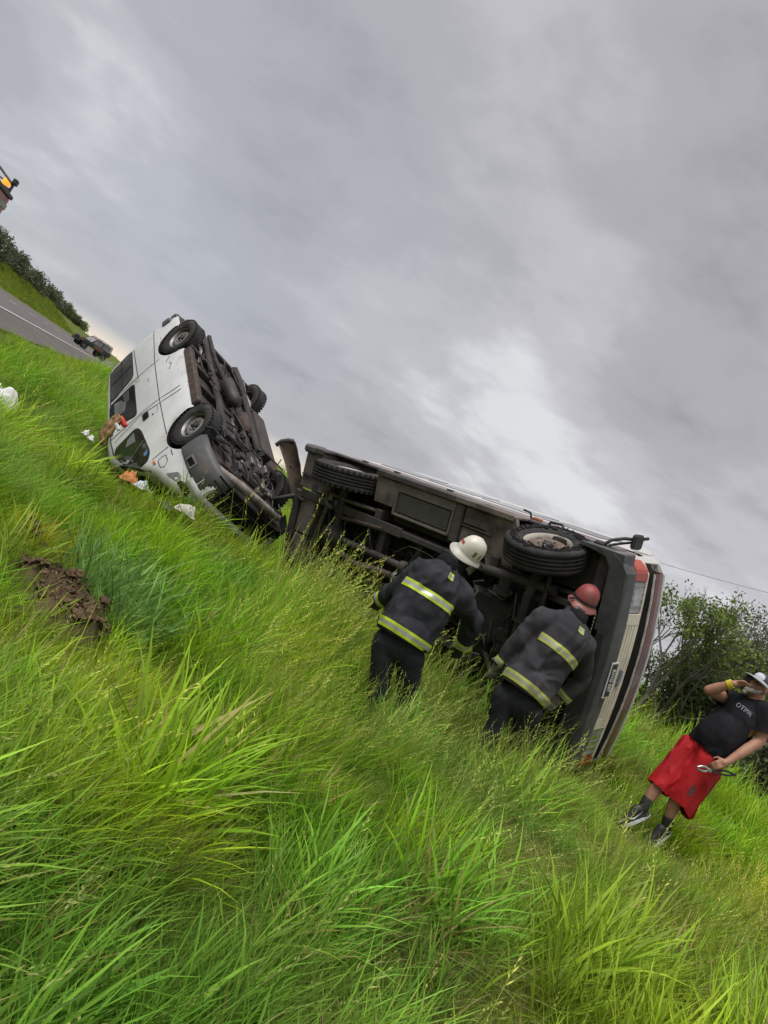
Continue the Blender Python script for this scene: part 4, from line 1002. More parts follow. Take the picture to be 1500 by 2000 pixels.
    closed('front_rim', [(-.03, 1.247), (.006, 1.255), (.008, 1.285), (-.02, 1.31), (-.2, 1.31), (-.2, 1.247)], BUSW, bk=1.5)
    [part('front_corner', lambda b: b.span((.52, y0, .74), (.735, y0 + .085, 1.28), BUSW, bev=.04)) for y0 in (-1.075, .99)]
    part('flap_stay', lambda b: b.tube([(.80, .06, .90), (.82, .07, 1.0), (.83, .09, 1.09)], .008, CREAM, n=6))
    # mirror on its arm, marker lamp and handles on the upper side
    mi = part('mirror', lambda b: (b.box((.62, -1.20, .92), (.045, .15, .19), BLACKP, bev=.022)))
    part('mirror_arm', lambda b: (b.tube([(.44, -1.09, .60), (.50, -1.17, .66), (.56, -1.21, .78), (.61, -1.22, .92), (.63, -1.25, 1.10)], .016, BLACKP, n=6), b.tube([(.44, -1.08, .66), (.50, -1.13, .72), (.60, -1.19, .88)], .012, BLACKP, n=6), b.box((.42, -1.10, .62), (.10, .06, .10), BLACKP, bev=.015)), mi)
    part('marker_lamp', lambda b: (b.box((-.44, -1.105, .80), (.10, .05, .07), mat('orange_lens', (.42, .13, .05), (.3, .09, .04), rough=.35), bev=.012), b.tube([(-.50, -1.09, .78), (-.52, -1.16, .76), (-.60, -1.17, .74)], .012, BLACKP, n=5)))
    part('door_handle', lambda b: b.tube([(-.30, -1.08, .80), (-.28, -1.13, .80), (-.14, -1.14, .80), (-.10, -1.085, .80)], .016, BLACKP, n=6))
    [part('side_marker', lambda b: b.box((x, -1.10, .82), (.10, .03, .04), BLACKP, bev=.008)) for x in (-3.2, -2.6, -1.7)]
    return root
bus = build_bus()

# torn fender panel standing between the two wrecks
def build_fender():
    p0, p1 = at(585, 985, 10.6), at(556, 866, 10.4)
    root = empty('fender_panel', loc=tuple(p0)); tag(root, 'brown torn fender panel standing upright behind the bus tail', 'fender')
    d = p1 - p0; L = np.linalg.norm(d); a = d / L
    sx = CR - a * (CR @ a); sx /= np.linalg.norm(sx); nz_ = np.cross(sx, a); mb = MB(); rows = 9
    V = []; jr = np.random.default_rng(8)
    for i in range(rows):
        t = i / (rows - 1); w = (.085 + .03 * t); c = a * L * t + sx * (.05 * math.sin(t * 2.4))
        for k, (u, v) in enumerate(((-1, .05), (-.8, 0), (-.3, -.012), (.3, -.012), (.8, 0), (1, .05))):
            V.append(c + sx * (u * w + (jr.normal(0, .006) if k == 5 else 0)) + nz_ * (v + .02 * math.sin(t * 5)))
    F = [(i * 6 + j, i * 6 + j + 1, (i + 1) * 6 + j + 1, (i + 1) * 6 + j) for i in range(rows - 1) for j in range(5)]
    FM = mat('tan_primer', (.24, .175, .135), (.13, .095, .078), scale=5, rough=.75, dirt=(.05, .04, .036), dscale=6, dlo=.5, dhi=.68)
    mb.add(V, F, FM, True); o = mb.build('panel', root); md = o.modifiers.new('s', 'SOLIDIFY'); md.thickness = .008; apply_mods(o)
    mb = MB(); c = a * L; mb.tube([c - sx * .12, c - sx * .04 + a * .035, c + sx * .06 + a * .03, c + sx * .13 + a * .0], .03, DARKMUD, n=6); mb.build('rolled_edge', root)
    mb = MB(); q = a * L * .62 - nz_ * .014; mb.tube([q, q + nz_ * .02], .012, DARKV, n=8); mb.build('bolt_hole', root)
build_fender()
# ------------------------------------------------------------------ people
def rotm(a, b):
    """rotation taking z to b-a"""
    return (Vector(b) - Vector(a)).to_track_quat('Z', 'Y').to_matrix()
class Soft:
    """rounded limbs and masses that are fused into one continuous skin"""
    def __init__(s): s.v, s.f = [], []
    def _add(s, V, F):
        k = len(s.v); s.v += V; s.f += [[k + i for i in f] for f in F]
    def limb(s, *pr, n=14):
        """p0, r0, p1, r1, ... : tapered chain"""
        P = [np.array(p, float) for p in pr[0::2]]; R = pr[1::2]
        for p, r, q, t in zip(P[:-1], R[:-1], P[1:], R[1:]):
            d = q - p; L = np.linalg.norm(d) + 1e-9; a = d / L
            u = np.cross(a, [0, 0, 1.0]) if abs(a[2]) < .9 else np.cross(a, [1.0, 0, 0]); u /= np.linalg.norm(u); w = np.cross(a, u)
            rings = [(p - a * r * c, r * s_) for c, s_ in ((.999, .04), (.8, .6), (.4, .917))] + [(p, r), (q, t)] + [(q + a * t * c, t * s_) for c, s_ in ((.4, .917), (.8, .6), (.999, .04))]
            V = [c + rr * (math.cos(2 * math.pi * j / n) * u + math.sin(2 * math.pi * j / n) * w) for c, rr in rings for j in range(n)]
            F = [(i * n + j, i * n + (j + 1) % n, (i + 1) * n + (j + 1) % n, (i + 1) * n + j) for i in range(len(rings) - 1) for j in range(n)]
            F += [list(range(n))[::-1], [(len(rings) - 1) * n + j for j in range(n)]]
            s._add(V, F)
        return s
    def ball(s, c, rad, X=None, n=16):
        """ellipsoid; X: 3x3 whose columns are its axes"""
        X = np.eye(3) if X is None else np.array(X); V, F = [], []; m = n // 2
        for i in range(1, m):
            th = math.pi * i / m
            for j in range(n):
                ph = 2 * math.pi * j / n
                V.append(np.array(c) + X @ (np.array(rad) * np.array([math.sin(th) * math.cos(ph), math.sin(th) * math.sin(ph), math.cos(th)])))
        F = [(i * n + j, (i + 1) * n + j, (i + 1) * n + (j + 1) % n, i * n + (j + 1) % n) for i in range(m - 2) for j in range(n)]
        F += [list(range(n)), [(m - 2) * n + j for j in range(n)][::-1]]
        s._add(V, F); return s
    def build(s, name, m, parent, vox=.012, it=4, folds=0.0, fscale=(9, 9, 9), seed=0, cutfn=None):
        me = raw_mesh(name, s.v, s.f, [m]); bm = bmesh.new(); bm.from_mesh(me); bmesh.ops.recalc_face_normals(bm, faces=bm.faces); bm.to_mesh(me); bm.free()
        o = link(name, me)
        md = o.modifiers.new('r', 'REMESH'); md.mode = 'VOXEL'; md.voxel_size = vox; md.use_smooth_shade = True
        md = o.modifiers.new('s', 'SMOOTH'); md.iterations = it; md.factor = .5
        apply_mods(o); me = o.data
        if folds:
            me.update(); D = []
            for v in me.vertices:
                q = Vector((v.co.x * fscale[0] + seed, v.co.y * fscale[1], v.co.z * fscale[2]))
                n1 = mnoise.noise(q + 1.5 * mnoise.noise_vector(q * .5)); D.append((1 - 2 * abs(n1)) * folds + mnoise.noise(q * .35) * folds * .8)
            N = [v.normal.copy() for v in me.vertices]
            for v, d, nn in zip(me.vertices, D, N): v.co += nn * d
        if cutfn:
            bm = bmesh.new(); bm.from_mesh(me); bmesh.ops.delete(bm, geom=[f for f in bm.faces if cutfn(f.calc_center_median())], context='FACES'); bm.to_mesh(me); bm.free()
        me.materials.clear(); me.materials.append(m)
        for p in me.polygons: p.use_smooth = True
        me.update(); o.parent = parent
        if parent is not None: o.matrix_parent_inverse = parent.matrix_world.inverted() if hasattr(parent, 'matrix_world') else Matrix()
        return o

SKIN = mat('skin', (.42, .225, .155), (.34, .165, .11), scale=9, rough=.55, spec=.35)
def place_root(name, loc):
    r = empty(name, loc=tuple(loc)); bpy.context.view_layer.update(); return r
def band(surface, c, axis, u, a0, a1, wid, mats, name, parent, n=40, lift=.005, R=.9):
    """reflective tape wrapped on cloth: follows the surface round an axis through c"""
    bv = bvh_of(surface); A = Vector(axis).normalized(); U = Vector(u); U = (U - A * U.dot(A)).normalized(); Wv = A.cross(U); c = Vector(c)
    rows = [0, .30, .34, .66, .70, 1.0]; V, F, MI = [], [], []
    for i in range(n + 1):
        th = math.radians(a0 + (a1 - a0) * i / n); d = U * math.cos(th) + Wv * math.sin(th)
        for t in rows:
            o = c + A * (t - .5) * wid + d * R; h = bv.ray_cast(o, -d, R * 1.2)
            V.append((h[0] + h[1] * lift) if h[0] is not None else c + A * (t - .5) * wid + d * .05)
    k = len(rows)
    for i in range(n):
        for j in range(k - 1): F.append((i * k + j, i * k + j + 1, (i + 1) * k + j + 1, (i + 1) * k + j)); MI.append(1 if 1 <= j <= 3 else 0)
    me = raw_mesh(name, V, F, mats, smooth=True); me.polygons.foreach_set('material_index', MI)
    o = link(name, me, parent); o.matrix_parent_inverse = parent.matrix_world.inverted() if parent.parent is None else Matrix(); return o

def hand(S, wrist, tip_dir, palm_n, side, size=.18, curl=.5, grip=0):
    """palm and five separate fingers; tip_dir: along the hand, palm_n: out of the palm, side: towards the thumb"""
    w = np.array(wrist, float); t = np.array(tip_dir, float); t /= np.linalg.norm(t); pn = np.array(palm_n, float); pn -= t * (pn @ t); pn /= np.linalg.norm(pn)
    sd = np.cross(t, pn); sd = sd if sd @ np.array(side) > 0 else -sd; k = size / .18
    S.limb(w, .026 * k, w + t * .03 * k, .029 * k)
    for q in (-.026, -.009, .009, .026): S.limb(w + t * .02 * k + sd * q * .6 * k, .017 * k, w + t * .088 * k + sd * q * k, .013 * k)
    for q, L in ((.028, .070), (.010, .080), (-.009, .074), (-.027, .058)):
        p = w + t * .088 * k + sd * q * k; a = curl * .55; d = t; pts = [p]; 
        for seg, ln in enumerate((.45, .32, .23)):
            d = d * math.cos(a) + pn * math.sin(a); d /= np.linalg.norm(d); pts.append(pts[-1] + d * L * ln * k); a = curl * (.8 if seg == 0 else .6)
        S.limb(pts[0], .0098 * k, pts[1], .0092 * k, pts[2], .0086 * k, pts[3], .0074 * k)
    p = w + t * .03 * k + sd * .026 * k; q = p + (sd * .7 + t * .5 + pn * .35) * .045 * k; r = q + (t * .8 + sd * .15 + pn * .5) * .034 * k
    S.limb(p, .014 * k, q, .0115 * k, r, .009 * k)

NAVY = mat('navy_turnout_cloth', (.026, .027, .034), (.040, .041, .050), scale=5, rough=.9, bump=.25, bscale=160, spec=.2, dirt=(.060, .056, .055), dscale=5, dlo=.52, dhi=.78)
NAVY2 = mat('faded_turnout_cloth', (.036, .036, .042), (.052, .050, .056), scale=5, rough=.9, bump=.25, bscale=160, spec=.2, dirt=(.085, .078, .072), dscale=5, dlo=.5, dhi=.76)
TROU = mat('turnout_trousers', (.018, .019, .023), (.030, .031, .036), scale=5, rough=.9, bump=.4, bscale=120, spec=.2)
LIME = mat('lime_tape', (.55, .70, .03), (.44, .56, .04), scale=8, rough=.5, dirt=(.26, .28, .10), dscale=7, dlo=.58, dhi=.76)
LIMEF = mat('soiled_lime_tape', (.42, .47, .08), (.32, .35, .09), scale=9, rough=.6)
SILV = mat('silver_tape', (.46, .47, .46), (.38, .39, .38), scale=10, rough=.35, metal=.2)
SILVF = mat('soiled_silver_tape', (.34, .34, .26), (.27, .27, .20), scale=10, rough=.45)
HOOD = mat('black_hood_cloth', (.012, .012, .013), (.020, .020, .021), rough=.95, spec=.1)
BOOT = mat('black_boot', (.015, .015, .015), (.03, .03, .028), rough=.6)
HAIRG = mat('grey_white_beard', (.60, .58, .55), (.36, .34, .32), scale=30, rough=.9, bump=.8, bscale=120)

def helmet(parent, c, up, fwd, shell_m, brim_m, name='helmet', patches=()):
    """dome, wide tilted brim, crest bead, reflective patches and a D-ring; up/fwd: world directions"""
    up = Vector(up).normalized(); fwd = Vector(fwd); fwd = (fwd - up * fwd.dot(up)).normalized(); rt = fwd.cross(up)
    M = Matrix(((rt.x, fwd.x, up.x, c[0]), (rt.y, fwd.y, up.y, c[1]), (rt.z, fwd.z, up.z, c[2]), (0, 0, 0, 1))) @ Matrix.Scale(.95, 4)
    mb = MB(); n = 32; V, F = [], []
    prof = [(1.0, -.01), (.99, .02), (.96, .055), (.88, .095), (.74, .128), (.54, .150), (.28, .163), (.02, .166)]
    for r, z in prof:
        for j in range(n):
            t = 2 * math.pi * j / n; V.append((.117 * r * math.cos(t), .143 * r * math.sin(t), z))
    for i in range(len(prof) - 1):
        for j in range(n): F.append((i * n + j, i * n + (j + 1) % n, (i + 1) * n + (j + 1) % n, (i + 1) * n + j))
    mb.add(V, F, shell_m, True)
    h = mb.build(name, None); 
    h.matrix_world = M; h.parent = parent; h.matrix_parent_inverse = parent.matrix_world.inverted()
    b = MB(); V, F = [], []
    rows = [(1.0, .0, .0), (1.0, -.012, 0), (1.10, -.018, .3), (1.23, -.032, 1), (1.24, -.038, 1), (1.21, -.042, 1), (1.05, -.026, .2), (.93, -.014, 0)]
    for r, z, k in rows:
        for j in range(n):
            t = 2 * math.pi * j / n; ext = 1 + k * (.10 * max(0, -math.sin(t)) + .02 * max(0, math.sin(t)))
            V.append((.119 * r * ext * math.cos(t), .145 * r * ext * math.sin(t), z - .035 * k * max(0, -math.sin(t)) ** 2))
    for i in range(len(rows) - 1):
        for j in range(n): F.append((i * n + j, i * n + (j + 1) % n, (i + 1) * n + (j + 1) % n, (i + 1) * n + j))
    b.add(V, F, brim_m, True); b.build('brim', h)
    r_ = MB(); r_.tube([(-.10, .02, .09), (-.05, .01, .155), (0, 0, .172), (.05, .01, .155), (.10, .02, .09)], .004, shell_m, n=5)
    r_.build('crest_bead', h)
    bv = bvh_of(h)
    for (az, el, w, ht, m) in patches:
        V, F = [], []; kx, ky = 6, 3
        for i in range(kx + 1):
            for j in range(ky + 1):
                a = math.radians(az) + w * (i / kx - .5); z = el + ht * (j / ky - .5); o = Vector((.5 * math.sin(a), -.5 * math.cos(a), z)); hh = bv.ray_cast(o, Vector((-o.x, -o.y, 0)).normalized(), 1)
                V.append(hh[0] + hh[1] * .003 if hh[0] is not None else Vector((0, 0, z)))
        for i in range(kx):
            for j in range(ky): F.append((i * (ky + 1) + j, (i + 1) * (ky + 1) + j, (i + 1) * (ky + 1) + j + 1, i * (ky + 1) + j + 1))
        link('reflective_patch', raw_mesh('reflective_patch', V, F, [m]), h)
    ring = MB(); q = [(-.012 + .016 * math.cos(t), -.186, -.070 + .016 * math.sin(t)) for t in np.linspace(0, 2 * math.pi, 13)]
    ring.tube(q, .004, CHROME, n=5, caps=False); ring.build('buckle_ring', h)
    return h

def face_front(S, c, up, fwd, k=1.0):
    """head with brow, nose, mouth, chin, ears; axes in world"""
    up = np.array(up, float); up /= np.linalg.norm(up); f = np.array(fwd, float); f -= up * (f @ up); f /= np.linalg.norm(f); r = np.cross(f, up); X = np.stack([r, f, up], 1)
    P = lambda x, y, z: np.array(c) + X @ (np.array([x, y, z]) * k)
    S.ball(P(0, -.012, .020), np.array((.074, .094, .098)) * k, X); S.ball(P(0, .022, -.045), np.array((.060, .070, .075)) * k, X)
    S.limb(P(0, .050, -.098), .026 * k, P(0, .076, -.092), .020 * k)                                   # chin
    S.limb(P(-.034, .074, .022), .013 * k, P(.034, .074, .022), .013 * k)                              # brow
    S.limb(P(0, .084, .012), .009 * k, P(0, .110, -.028), .013 * k); S.limb(P(-.014, .096, -.030), .009 * k, P(.014, .096, -.030), .009 * k)
    S.limb(P(-.020, .087, -.058), .008 * k, P(.020, .087, -.058), .008 * k); S.limb(P(-.017, .085, -.068), .008 * k, P(.017, .085, -.068), .008 * k)
    for s in (-1, 1):
        S.ball(P(s * .048, .055, -.020), np.array((.024, .026, .022)) * k, X)
        S.ball(P(s * .077, -.012, -.006), np.array((.010, .022, .032)) * k, X)
    return P, X

def firefighter(which):
    if which == 1:
        D = 6.2; J = dict(hip=(776, 1262, D), hem=(788, 1240, D), neck=(874, 1100, D + .12), head=(908, 1086, D + .20), shL=(822, 1112, D + .05), shR=(900, 1163, D + .12),
            elL=(772, 1150, D + .14), wrL=(744, 1173, D + .32), haL=(733, 1186, D + .38), elR=(924, 1212, D + .30), wrR=(902, 1262, D + .48), haR=(893, 1280, D + .52), hpL=(752, 1252, D), hpR=(802, 1284, D),
            knL=(742, 1330, D + .02), knR=(795, 1352, D + .10), anL=(722, 1412, D - .02), anR=(770, 1428, D + .06))
        cloth, lime, silv, label = NAVY, LIME, SILV, 'firefighter in a dark jacket and white helmet bending at the bus underside'
        up, fwd = CU * .84 + CR * .86 - CF * .30, CF * .75 + CR * .55 - CU * .20
        HS, HB = mat('cream_white_helmet', (.66, .63, .54), (.58, .54, .45), scale=5, rough=.42, coat=.15, dirt=(.40, .36, .28), dscale=8, dlo=.56, dhi=.74), mat('cream_helmet_brim', (.55, .54, .47), (.42, .41, .36), rough=.45)
        patches = ((-24, .048, .50, .024, mat('red_patch', (.42, .04, .03), (.33, .035, .03), rough=.4)), (52, .045, .22, .05, mat('olive_patch', (.17, .17, .08), (.13, .13, .06), rough=.4)), (84, .045, .16, .05, mat('olive_patch', (.17, .17, .08), rough=.4)))
    else:
        D = 6.5; J = dict(hip=(1010, 1372, D), hem=(1024, 1345, D), neck=(1122, 1205, D + .18), head=(1136, 1182, D + .28), shL=(1056, 1208, D + .06), shR=(1142, 1262, D + .16),
            elL=(1012, 1252, D + .02), wrL=(972, 1298, D + .10), haL=(962, 1316, D + .12), elR=(1136, 1330, D + .30), wrR=(1094, 1364, D + .34), haR=(1080, 1377, D + .34), hpL=(986, 1360, D), hpR=(1036, 1392, D),
            knL=(966, 1420, D + .02), knR=(1012, 1446, D + .08), anL=(940, 1486, D - .02), anR=(985, 1508, D + .04))
        cloth, lime, silv, label = NAVY2, LIMEF, SILVF, 'firefighter in a faded jacket and red helmet stooping by the bumper'
        up, fwd = CU * .90 + CR * .52 - CF * .22, CF * .95 + CR * .15 - CU * .25
        HS, HB = mat('faded_red_helmet', (.27, .050, .048), (.20, .040, .040), scale=5, rough=.55, dirt=(.20, .10, .09), dscale=9, dlo=.5, dhi=.7), mat('salmon_brim', (.30, .10, .08), (.22, .07, .06), rough=.5)
        patches = ()
    j = {k: at(*v) for k, v in J.items()}
    foot = (j['anL'] + j['anR']) / 2; z0 = land1(foot[0], foot[1])
    root = place_root('person', (foot[0], foot[1], z0)); tag(root, label, 'person', 'firefighters at the overturned bus')
    U = j['neck'] - j['hem']; U = U / np.linalg.norm(U); S_ = j['shR'] - j['shL']; S_ -= U * (S_ @ U); S_ /= np.linalg.norm(S_); Bk = np.cross(S_, U); Bk = Bk if Bk @ CF < 0 else -Bk     # out of the back
    for k in ('anL', 'anR'):
        q = j[k]; q[2] = min(q[2], land1(q[0], q[1]) + .10)
    # body: one continuous figure under the clothes
    B = Soft()
    mid = (j['hem'] + j['neck']) / 2; ch = j['neck'] - U * .20
    X = np.stack([S_, Bk, U], 1)
    B.ball(ch, (.17, .11, .19), X); B.ball(mid - U * .06, (.15, .10, .20), X); B.ball(j['hip'], (.14, .10, .12), X)
    B.limb(j['neck'] - U * .06, .065, j['neck'] + (j['head'] - j['neck']) * .5, .058)
    for s in 'LR':
        B.limb(j['sh' + s], .062, j['el' + s], .048, j['wr' + s], .030)
        B.limb(j['hp' + s], .080, j['kn' + s], .055, j['an' + s], .038); B.limb(j['an' + s], .036, j['an' + s] + np.array([.02, .12, -.055]), .028)
        d = j['ha' + s] - j['wr' + s]; hand(B, j['wr' + s], d, -Bk, S_ * (1 if s == 'L' else -1), curl=.7)
    face_front(B, j['head'] - np.array(up) * .01, up, fwd)
    B.build('body', SKIN, root, vox=.010)
    # jacket
    K = Soft()
    K.ball(ch + Bk * .03, (.210, .155, .20), X); K.ball(ch - U * .16 + Bk * .02, (.212, .16, .24), X)
    K.limb(j['hem'] + U * .02 - S_ * .10, .135, ch - U * .05 - S_ * .09, .15); K.limb(j['hem'] + U * .02 + S_ * .10, .135, ch - U * .05 + S_ * .09, .15)
    K.ball(j['hem'] + U * .04, (.245, .18, .17), X)
    for s in 'LR':
        K.limb(j['sh' + s] - U * .01, .090, j['el' + s], .068, j['wr' + s] - (j['wr' + s] - j['el' + s]) * .06, .060)
        K.limb(j['sh' + s], .095, ch + U * .10, .11)
    K.limb(j['neck'] - U * .05, .105, j['neck'] + (j['head'] - j['neck']) * .28, .088)
    wc = {k: (j['wr' + k] - j['el' + k]) / np.linalg.norm(j['wr' + k] - j['el' + k]) for k in 'LR'}
    def cutjk(c):
        c = np.array(c)
        for k in 'LR':
            l = c - j['wr' + k]
            if l @ wc[k] > -.01 and np.linalg.norm(l) < .14: return True
        return (c - j['hem']) @ U < -.045 + .012 * math.sin(9 * ((c - j['hem']) @ S_)) and all(np.linalg.norm(c - j['el' + k]) > .16 and np.linalg.norm(c - j['wr' + k]) > .16 for k in 'LR')
    jk = K.build('jacket', cloth, root, vox=.012, it=5, folds=.019, fscale=(7.5, 7.5, 5), seed=which * 7.3, cutfn=cutjk)
    tag(jk)
    tp = [lime, silv]
    aU = U
    def bandp(c, axis, u, a0, a1, w, **kw):
        o = band(jk, c, axis, u, a0, a1, w, tp, 'reflective_band', jk, **kw); return o
    c1 = j['hem'] * .42 + j['neck'] * .58 - U * .03
    bandp(c1 - Bk * .02, U, Bk, *((-78, 78) if which == 1 else (-62, 78)), .072)
    bandp(j['hem'] + U * .005, U, Bk, -88, 88, .074)
    for s in 'LR':
        d = j['wr' + s] - j['el' + s]; bandp(j['el' + s] + d * .84, d, np.cross(d, Bk), -180, 180, .07, R=.25, n=28)
    # small tab between the shoulders
    c3 = j['neck'] - U * .10 + S_ * .035; o = band(jk, c3, U, Bk, -9, 13, .055, tp, 'back_tab', jk, n=10)
    cl = Soft(); q = j['neck'] + (j['head'] - j['neck']) * .16
    for t in range(13):
        a = 2 * math.pi * t / 12; b = 2 * math.pi * (t + 1) / 12; A = (j['head'] - j['neck']); A = A / np.linalg.norm(A); u1 = S_ - A * (S_ @ A); u1 /= np.linalg.norm(u1); u2 = np.cross(A, u1)
        cl.limb(q + (u1 * math.cos(a) + u2 * math.sin(a)) * .088, .024, q + (u1 * math.cos(b) + u2 * math.sin(b)) * .088, .024, n=8)
    cl.build('collar', cloth, jk, vox=.010, folds=.004, fscale=(20, 20, 20)).matrix_parent_inverse = Matrix()
    # trousers
    T = Soft(); T.ball(j['hip'] + U * .03, (.18, .135, .15), X)
    for s in 'LR': T.limb(j['hp' + s], .104, j['kn' + s], .082, j['an' + s] + (j['kn' + s] - j['an' + s]) * .12, .076)
    tr = T.build('trousers', TROU, root, vox=.014, folds=.010, fscale=(7, 7, 5), seed=which)
    for s in 'LR':
        d = j['kn' + s] - j['an' + s]; band(tr, j['an' + s] + d * .20, d, Bk, -180, 180, .06, tp, 'ankle_band', tr, n=24, R=.25)
        bt = Soft(); bt.limb(j['an' + s] + d * .14, .066, j['an' + s] - np.array([0, 0, .02]), .060); bt.limb(j['an' + s] - np.array([0, 0, .045]), .048, j['an' + s] + np.array([.02, .17, -.055]), .044); bt.build('boot', BOOT, root, vox=.012)
        gl = Soft(); dd = j['ha' + s] - j['wr' + s]; dd = dd / np.linalg.norm(dd)
        hand(gl, j['wr' + s] + dd * .0, dd, -Bk, S_ * (1 if s == 'L' else -1), size=.205, curl=.7)
        gl.limb(j['wr' + s] - dd * .05, .046, j['wr' + s] + dd * .03, .040)
        gl.build('glove', mat('pale_leather_glove', (.34, .31, .27), (.16, .145, .125), scale=8, rough=.8) if which == 2 else BOOT, root, vox=.008)
    # black hood, neck flap and helmet
    Hd = Soft(); up_ = np.array(up) / np.linalg.norm(up); fw_ = np.array(fwd) / np.linalg.norm(fwd); fw_ = fw_ - up_ * (fw_ @ up_); fw_ /= np.linalg.norm(fw_); r_ = np.cross(fw_, up_); XH = np.stack([r_, fw_, up_], 1)
    Hd.ball(j['head'] - fw_ * .02, (.100, .104, .125), XH); Hd.limb(j['head'] - up_ * .05 - fw_ * .03, .10, j['neck'] - U * .02 + Bk * .01, .108)
    Hd.build('hood', HOOD, root, vox=.011, folds=.004, fscale=(9, 9, 9), cutfn=lambda c: (np.array(c) - j['head']) @ fw_ > .055 and (np.array(c) - j['head']) @ up_ > -.09)
    h = helmet(root, j['head'] + up_ * .045, up_, fw_, HS, HB, patches=patches)
    if which == 1:
        vz = MB(); n = 10; V = []
        for i in range(n + 1):
            a = math.radians(25 + 130 * i / n)
            for z, r in ((-.02, 1.22), (-.09, 1.24), (-.15, 1.16)): V.append((.119 * r * math.cos(a), .145 * r * math.sin(a), z))
        vz.add(V, [(i * 3 + q, i * 3 + q + 1, i * 3 + q + 4, i * 3 + q + 3) for i in range(n) for q in (0, 1)], HB, True); o = vz.build('face_shield', h)
    else:
        sb = MB(); n = 32; V = [(.1205 * math.cos(2 * math.pi * q / n), .1475 * math.sin(2 * math.pi * q / n), z + .012 * math.sin(2 * math.pi * q / n)) for z in (.008, .032) for q in range(n)]
        sb.add(V, [(q, (q + 1) % n, n + (q + 1) % n, n + q) for q in range(n)], BLACKP, True); sb.build('helmet_strap', h)
        st = MB(); st.tube([(.09, .15, -.05), (.13, .21, -.09)], .014, BLACKP, n=6); st.tube([(-.09, -.12, .0), (-.12, -.17, -.02)], .012, BLACKP, n=6); st.build('strap_clip', h)
    return root
ff1 = firefighter(1); ff2 = firefighter(2)

